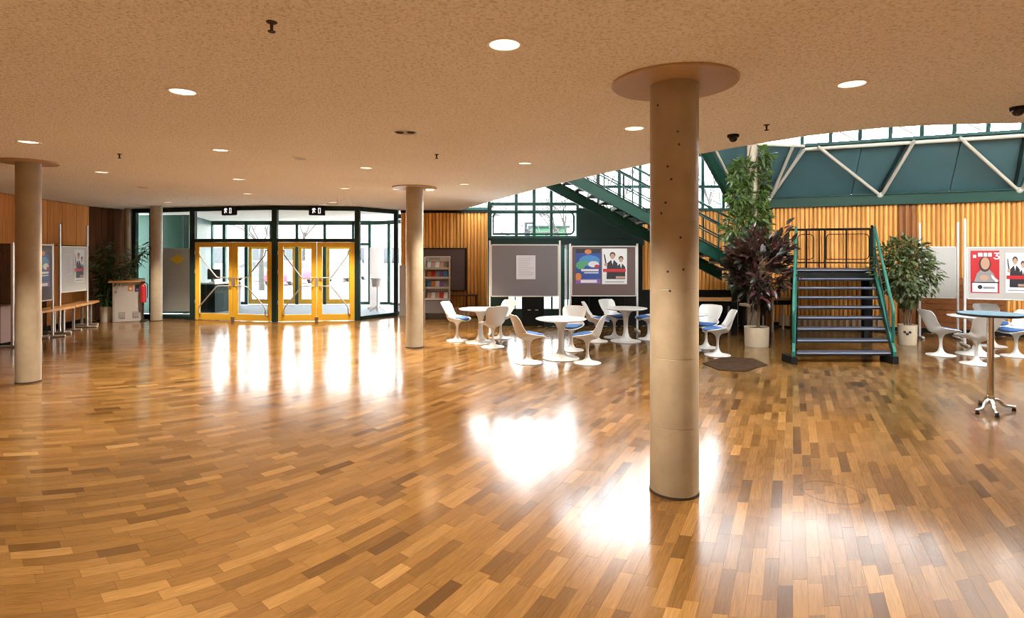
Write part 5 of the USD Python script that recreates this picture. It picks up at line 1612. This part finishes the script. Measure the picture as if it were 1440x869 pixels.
gnd = struct('ground', 'pale paved forecourt outside the entrance', 'ground')
part(gnd, 'paving', box((-70, 16.6, -0.35), (60, 110, -0.13), 0.0), 'asphalt')
oc = thing('porch_pillar', 'cream pillar outside the second yellow double door', 'pillar', (*xy(474, 23.5), -0.13))
part(oc, 'shaft', lathe([(0, 0), (0.22, 0), (0.22, 3.2), (0, 3.2)], 32), 'cream', 40)
part(oc, 'base', lathe([(0, 0), (0.26, 0), (0.26, 0.12), (0.22, 0.14), (0, 0.14)], 32), 'cream', 40)


def car(label, x, y, m, rz=0.0):
    t = thing('car', label, 'car', (x, y, -0.13), rz, 'cars parked outside the entrance')
    body = [(-2.1, 0.32), (-2.12, 0.62), (-1.95, 0.86), (-1.15, 0.95), (1.2, 0.98), (1.9, 0.94), (2.08, 0.75), (2.1, 0.34)]
    cab = [(-1.25, 0.93), (-0.55, 1.42), (0.85, 1.45), (1.55, 0.97)]
    win = [(-1.02, 0.97), (-0.48, 1.36), (0.12, 1.38), (0.12, 0.97)]
    win2_ = [(0.2, 0.97), (0.2, 1.38), (0.8, 1.38), (1.28, 0.98)]
    part(t, 'body', prism(sg.Polygon(body).buffer(0.05), 1.66, 'xz', 0.83), m)
    part(t, 'cabin', prism(sg.Polygon(cab).buffer(0.03), 1.40, 'xz', 0.70), m)
    for w_ in (win, win2_):
        part(t, 'side_window', prism(w_, 1.44, 'xz', 0.72), 'darkglass')
    for sx in (-1.35, 1.35):
        for sy in (-0.72, 0.72):
            w_ = lathe([(0, -0.1), (0.31, -0.1), (0.32, -0.08), (0.32, 0.08), (0.31, 0.1), (0, 0.1)], 20)
            part(t, 'wheel', mv(w_, (sx, sy, 0.32), 0, [[1, 0, 0], [0, 0, 1], [0, 1, 0]]), 'rubber')
            hb = lathe([(0, -0.11), (0.18, -0.11), (0.18, 0.11), (0, 0.11)], 14)
            part(t, 'hubcap', mv(hb, (sx, sy, 0.32), 0, [[1, 0, 0], [0, 0, 1], [0, 1, 0]]), 'steel')
    return t


car('dark parked car seen through the first yellow double door', *xy(360, 40), 'car_dark', 0.2)
car('red parked car seen through the second yellow double door', *xy(408, 36), 'car_red', 1.5)
car('silver parked car seen beside the cream pillar', *xy(488, 41), 'car_silver', 1.45)


def building(name, label, x0, x1, y0, y1, z1, m, wins, band=None):
    t = thing(name, label, 'building', ((x0 + x1) / 2, y0, -0.13))
    w = (x1 - x0) / 2
    part(t, 'wall', box((-w, 0, 0), (w, y1 - y0, z1), 0.02), m)
    part(t, 'roof', box((-w - 0.2, -0.2, z1), (w + 0.2, y1 - y0 + 0.2, z1 + 0.25), 0.02), 'grille')
    if band:
        part(t, 'fascia', box((-w - 0.05, -0.08, band[0]), (w + 0.05, 0, band[1]), 0.01), 'cream')
    for a_, b_, c_, d_ in wins:
        f_ = part(t, 'window', box((a_ - (x0 + x1) / 2, -0.05, b_), (c_ - (x0 + x1) / 2, 0.02, d_), 0.01), 'whitepot')
        pane = usdkit.mesh(stage, str(f_.GetPath()) + '/pane', box((a_ - (x0 + x1) / 2 + 0.08, -0.06, b_ + 0.08), (c_ - (x0 + x1) / 2 - 0.08, -0.04, d_ - 0.08), 0.0), M['darkglass'])
    return t


building('terrace_building', 'long cream banded building across the forecourt', -32, -9, 52, 60, 6.5, 'ext_white', [(x, 1.0, x + 1.6, 2.6) for x in np.arange(-31, -10.5, 3.2)], (3.6, 5.6))
hx = lambda u, Y: (u - U0) / FPX * Y
building('house', 'white house with one dark window beyond the high glazing', hx(706, 34), hx(760, 34), 34, 42, 4.2, 'ext_white', [(hx(736, 34), 2.2, hx(752, 34), 3.9)])
hg = thing('garden_shed', 'dark green shed beyond the high glazing', 'shed', (hx(772, 30), 30, -0.13))
part(hg, 'wall', box((-0.95, 0, 0), (0.95, 2.0, 3.3), 0.02), 'hedge')
part(hg, 'roof', hexa([(-1.1, -0.2, 3.3), (-1.1, -0.2, 3.4), (-1.1, 2.2, 3.3), (-1.1, 2.2, 3.6), (1.1, -0.2, 3.3), (1.1, -0.2, 3.4), (1.1, 2.2, 3.3), (1.1, 2.2, 3.6)], 0.02), 'frame')
rs = np.random.default_rng(9)


def bare_tree(label, x, y, h):
    t = thing('bare_tree', label, 'tree', (x, y, -0.13), rs.uniform(0, 6), 'leafless trees outside the glazing')
    part(t, 'trunk', tube([(0, 0, 0), (0.05, 0, h * 0.25), (0.02, 0.03, h * 0.45)], [0.16, 0.12, 0.10], 8), 'bark_out', True)
    tw = []

    def grow(p, d, L, r, k):
        e = p + d * L
        tw.append(tube([p, (p + e) / 2 + rs.normal(0, 0.04 * L, 3), e], [r, r * 0.85, r * 0.65], 4))
        if k:
            for _ in range(3):
                nd = d + rs.normal(0, 0.45, 3) + (0, 0, 0.12)
                grow(e, nd / np.linalg.norm(nd), L * rs.uniform(0.62, 0.82), r * 0.62, k - 1)
    for k in range(4):
        nd = np.array([rs.normal(0, 0.5), rs.normal(0, 0.5), 0.9])
        grow(np.array([0.02, 0.03, h * 0.40]), nd / np.linalg.norm(nd), h * 0.2, 0.06, 3)
    part(t, 'branches', cat(tw), 'bark_out', False, None, 'stuff')


for u_, Y_, h_, lab in ((797, 24, 5.2, 'leafless tree by the edge of the high glazing, next to the stair'), (716, 52, 10, 'leafless tree behind the white house'), (650, 27, 5.5, 'leafless tree seen above the orange slats'),
                        (865, 30, 9, 'leafless tree seen through the glazing over the upper stair'), (1008, 30, 8, 'leafless tree seen between the thick column and the ivy'), (368, 30, 5.5, 'leafless tree outside the first yellow double door'),
                        (428, 44, 8, 'leafless tree outside the second yellow double door')):
    bare_tree(lab, *xy(u_, Y_), h_)
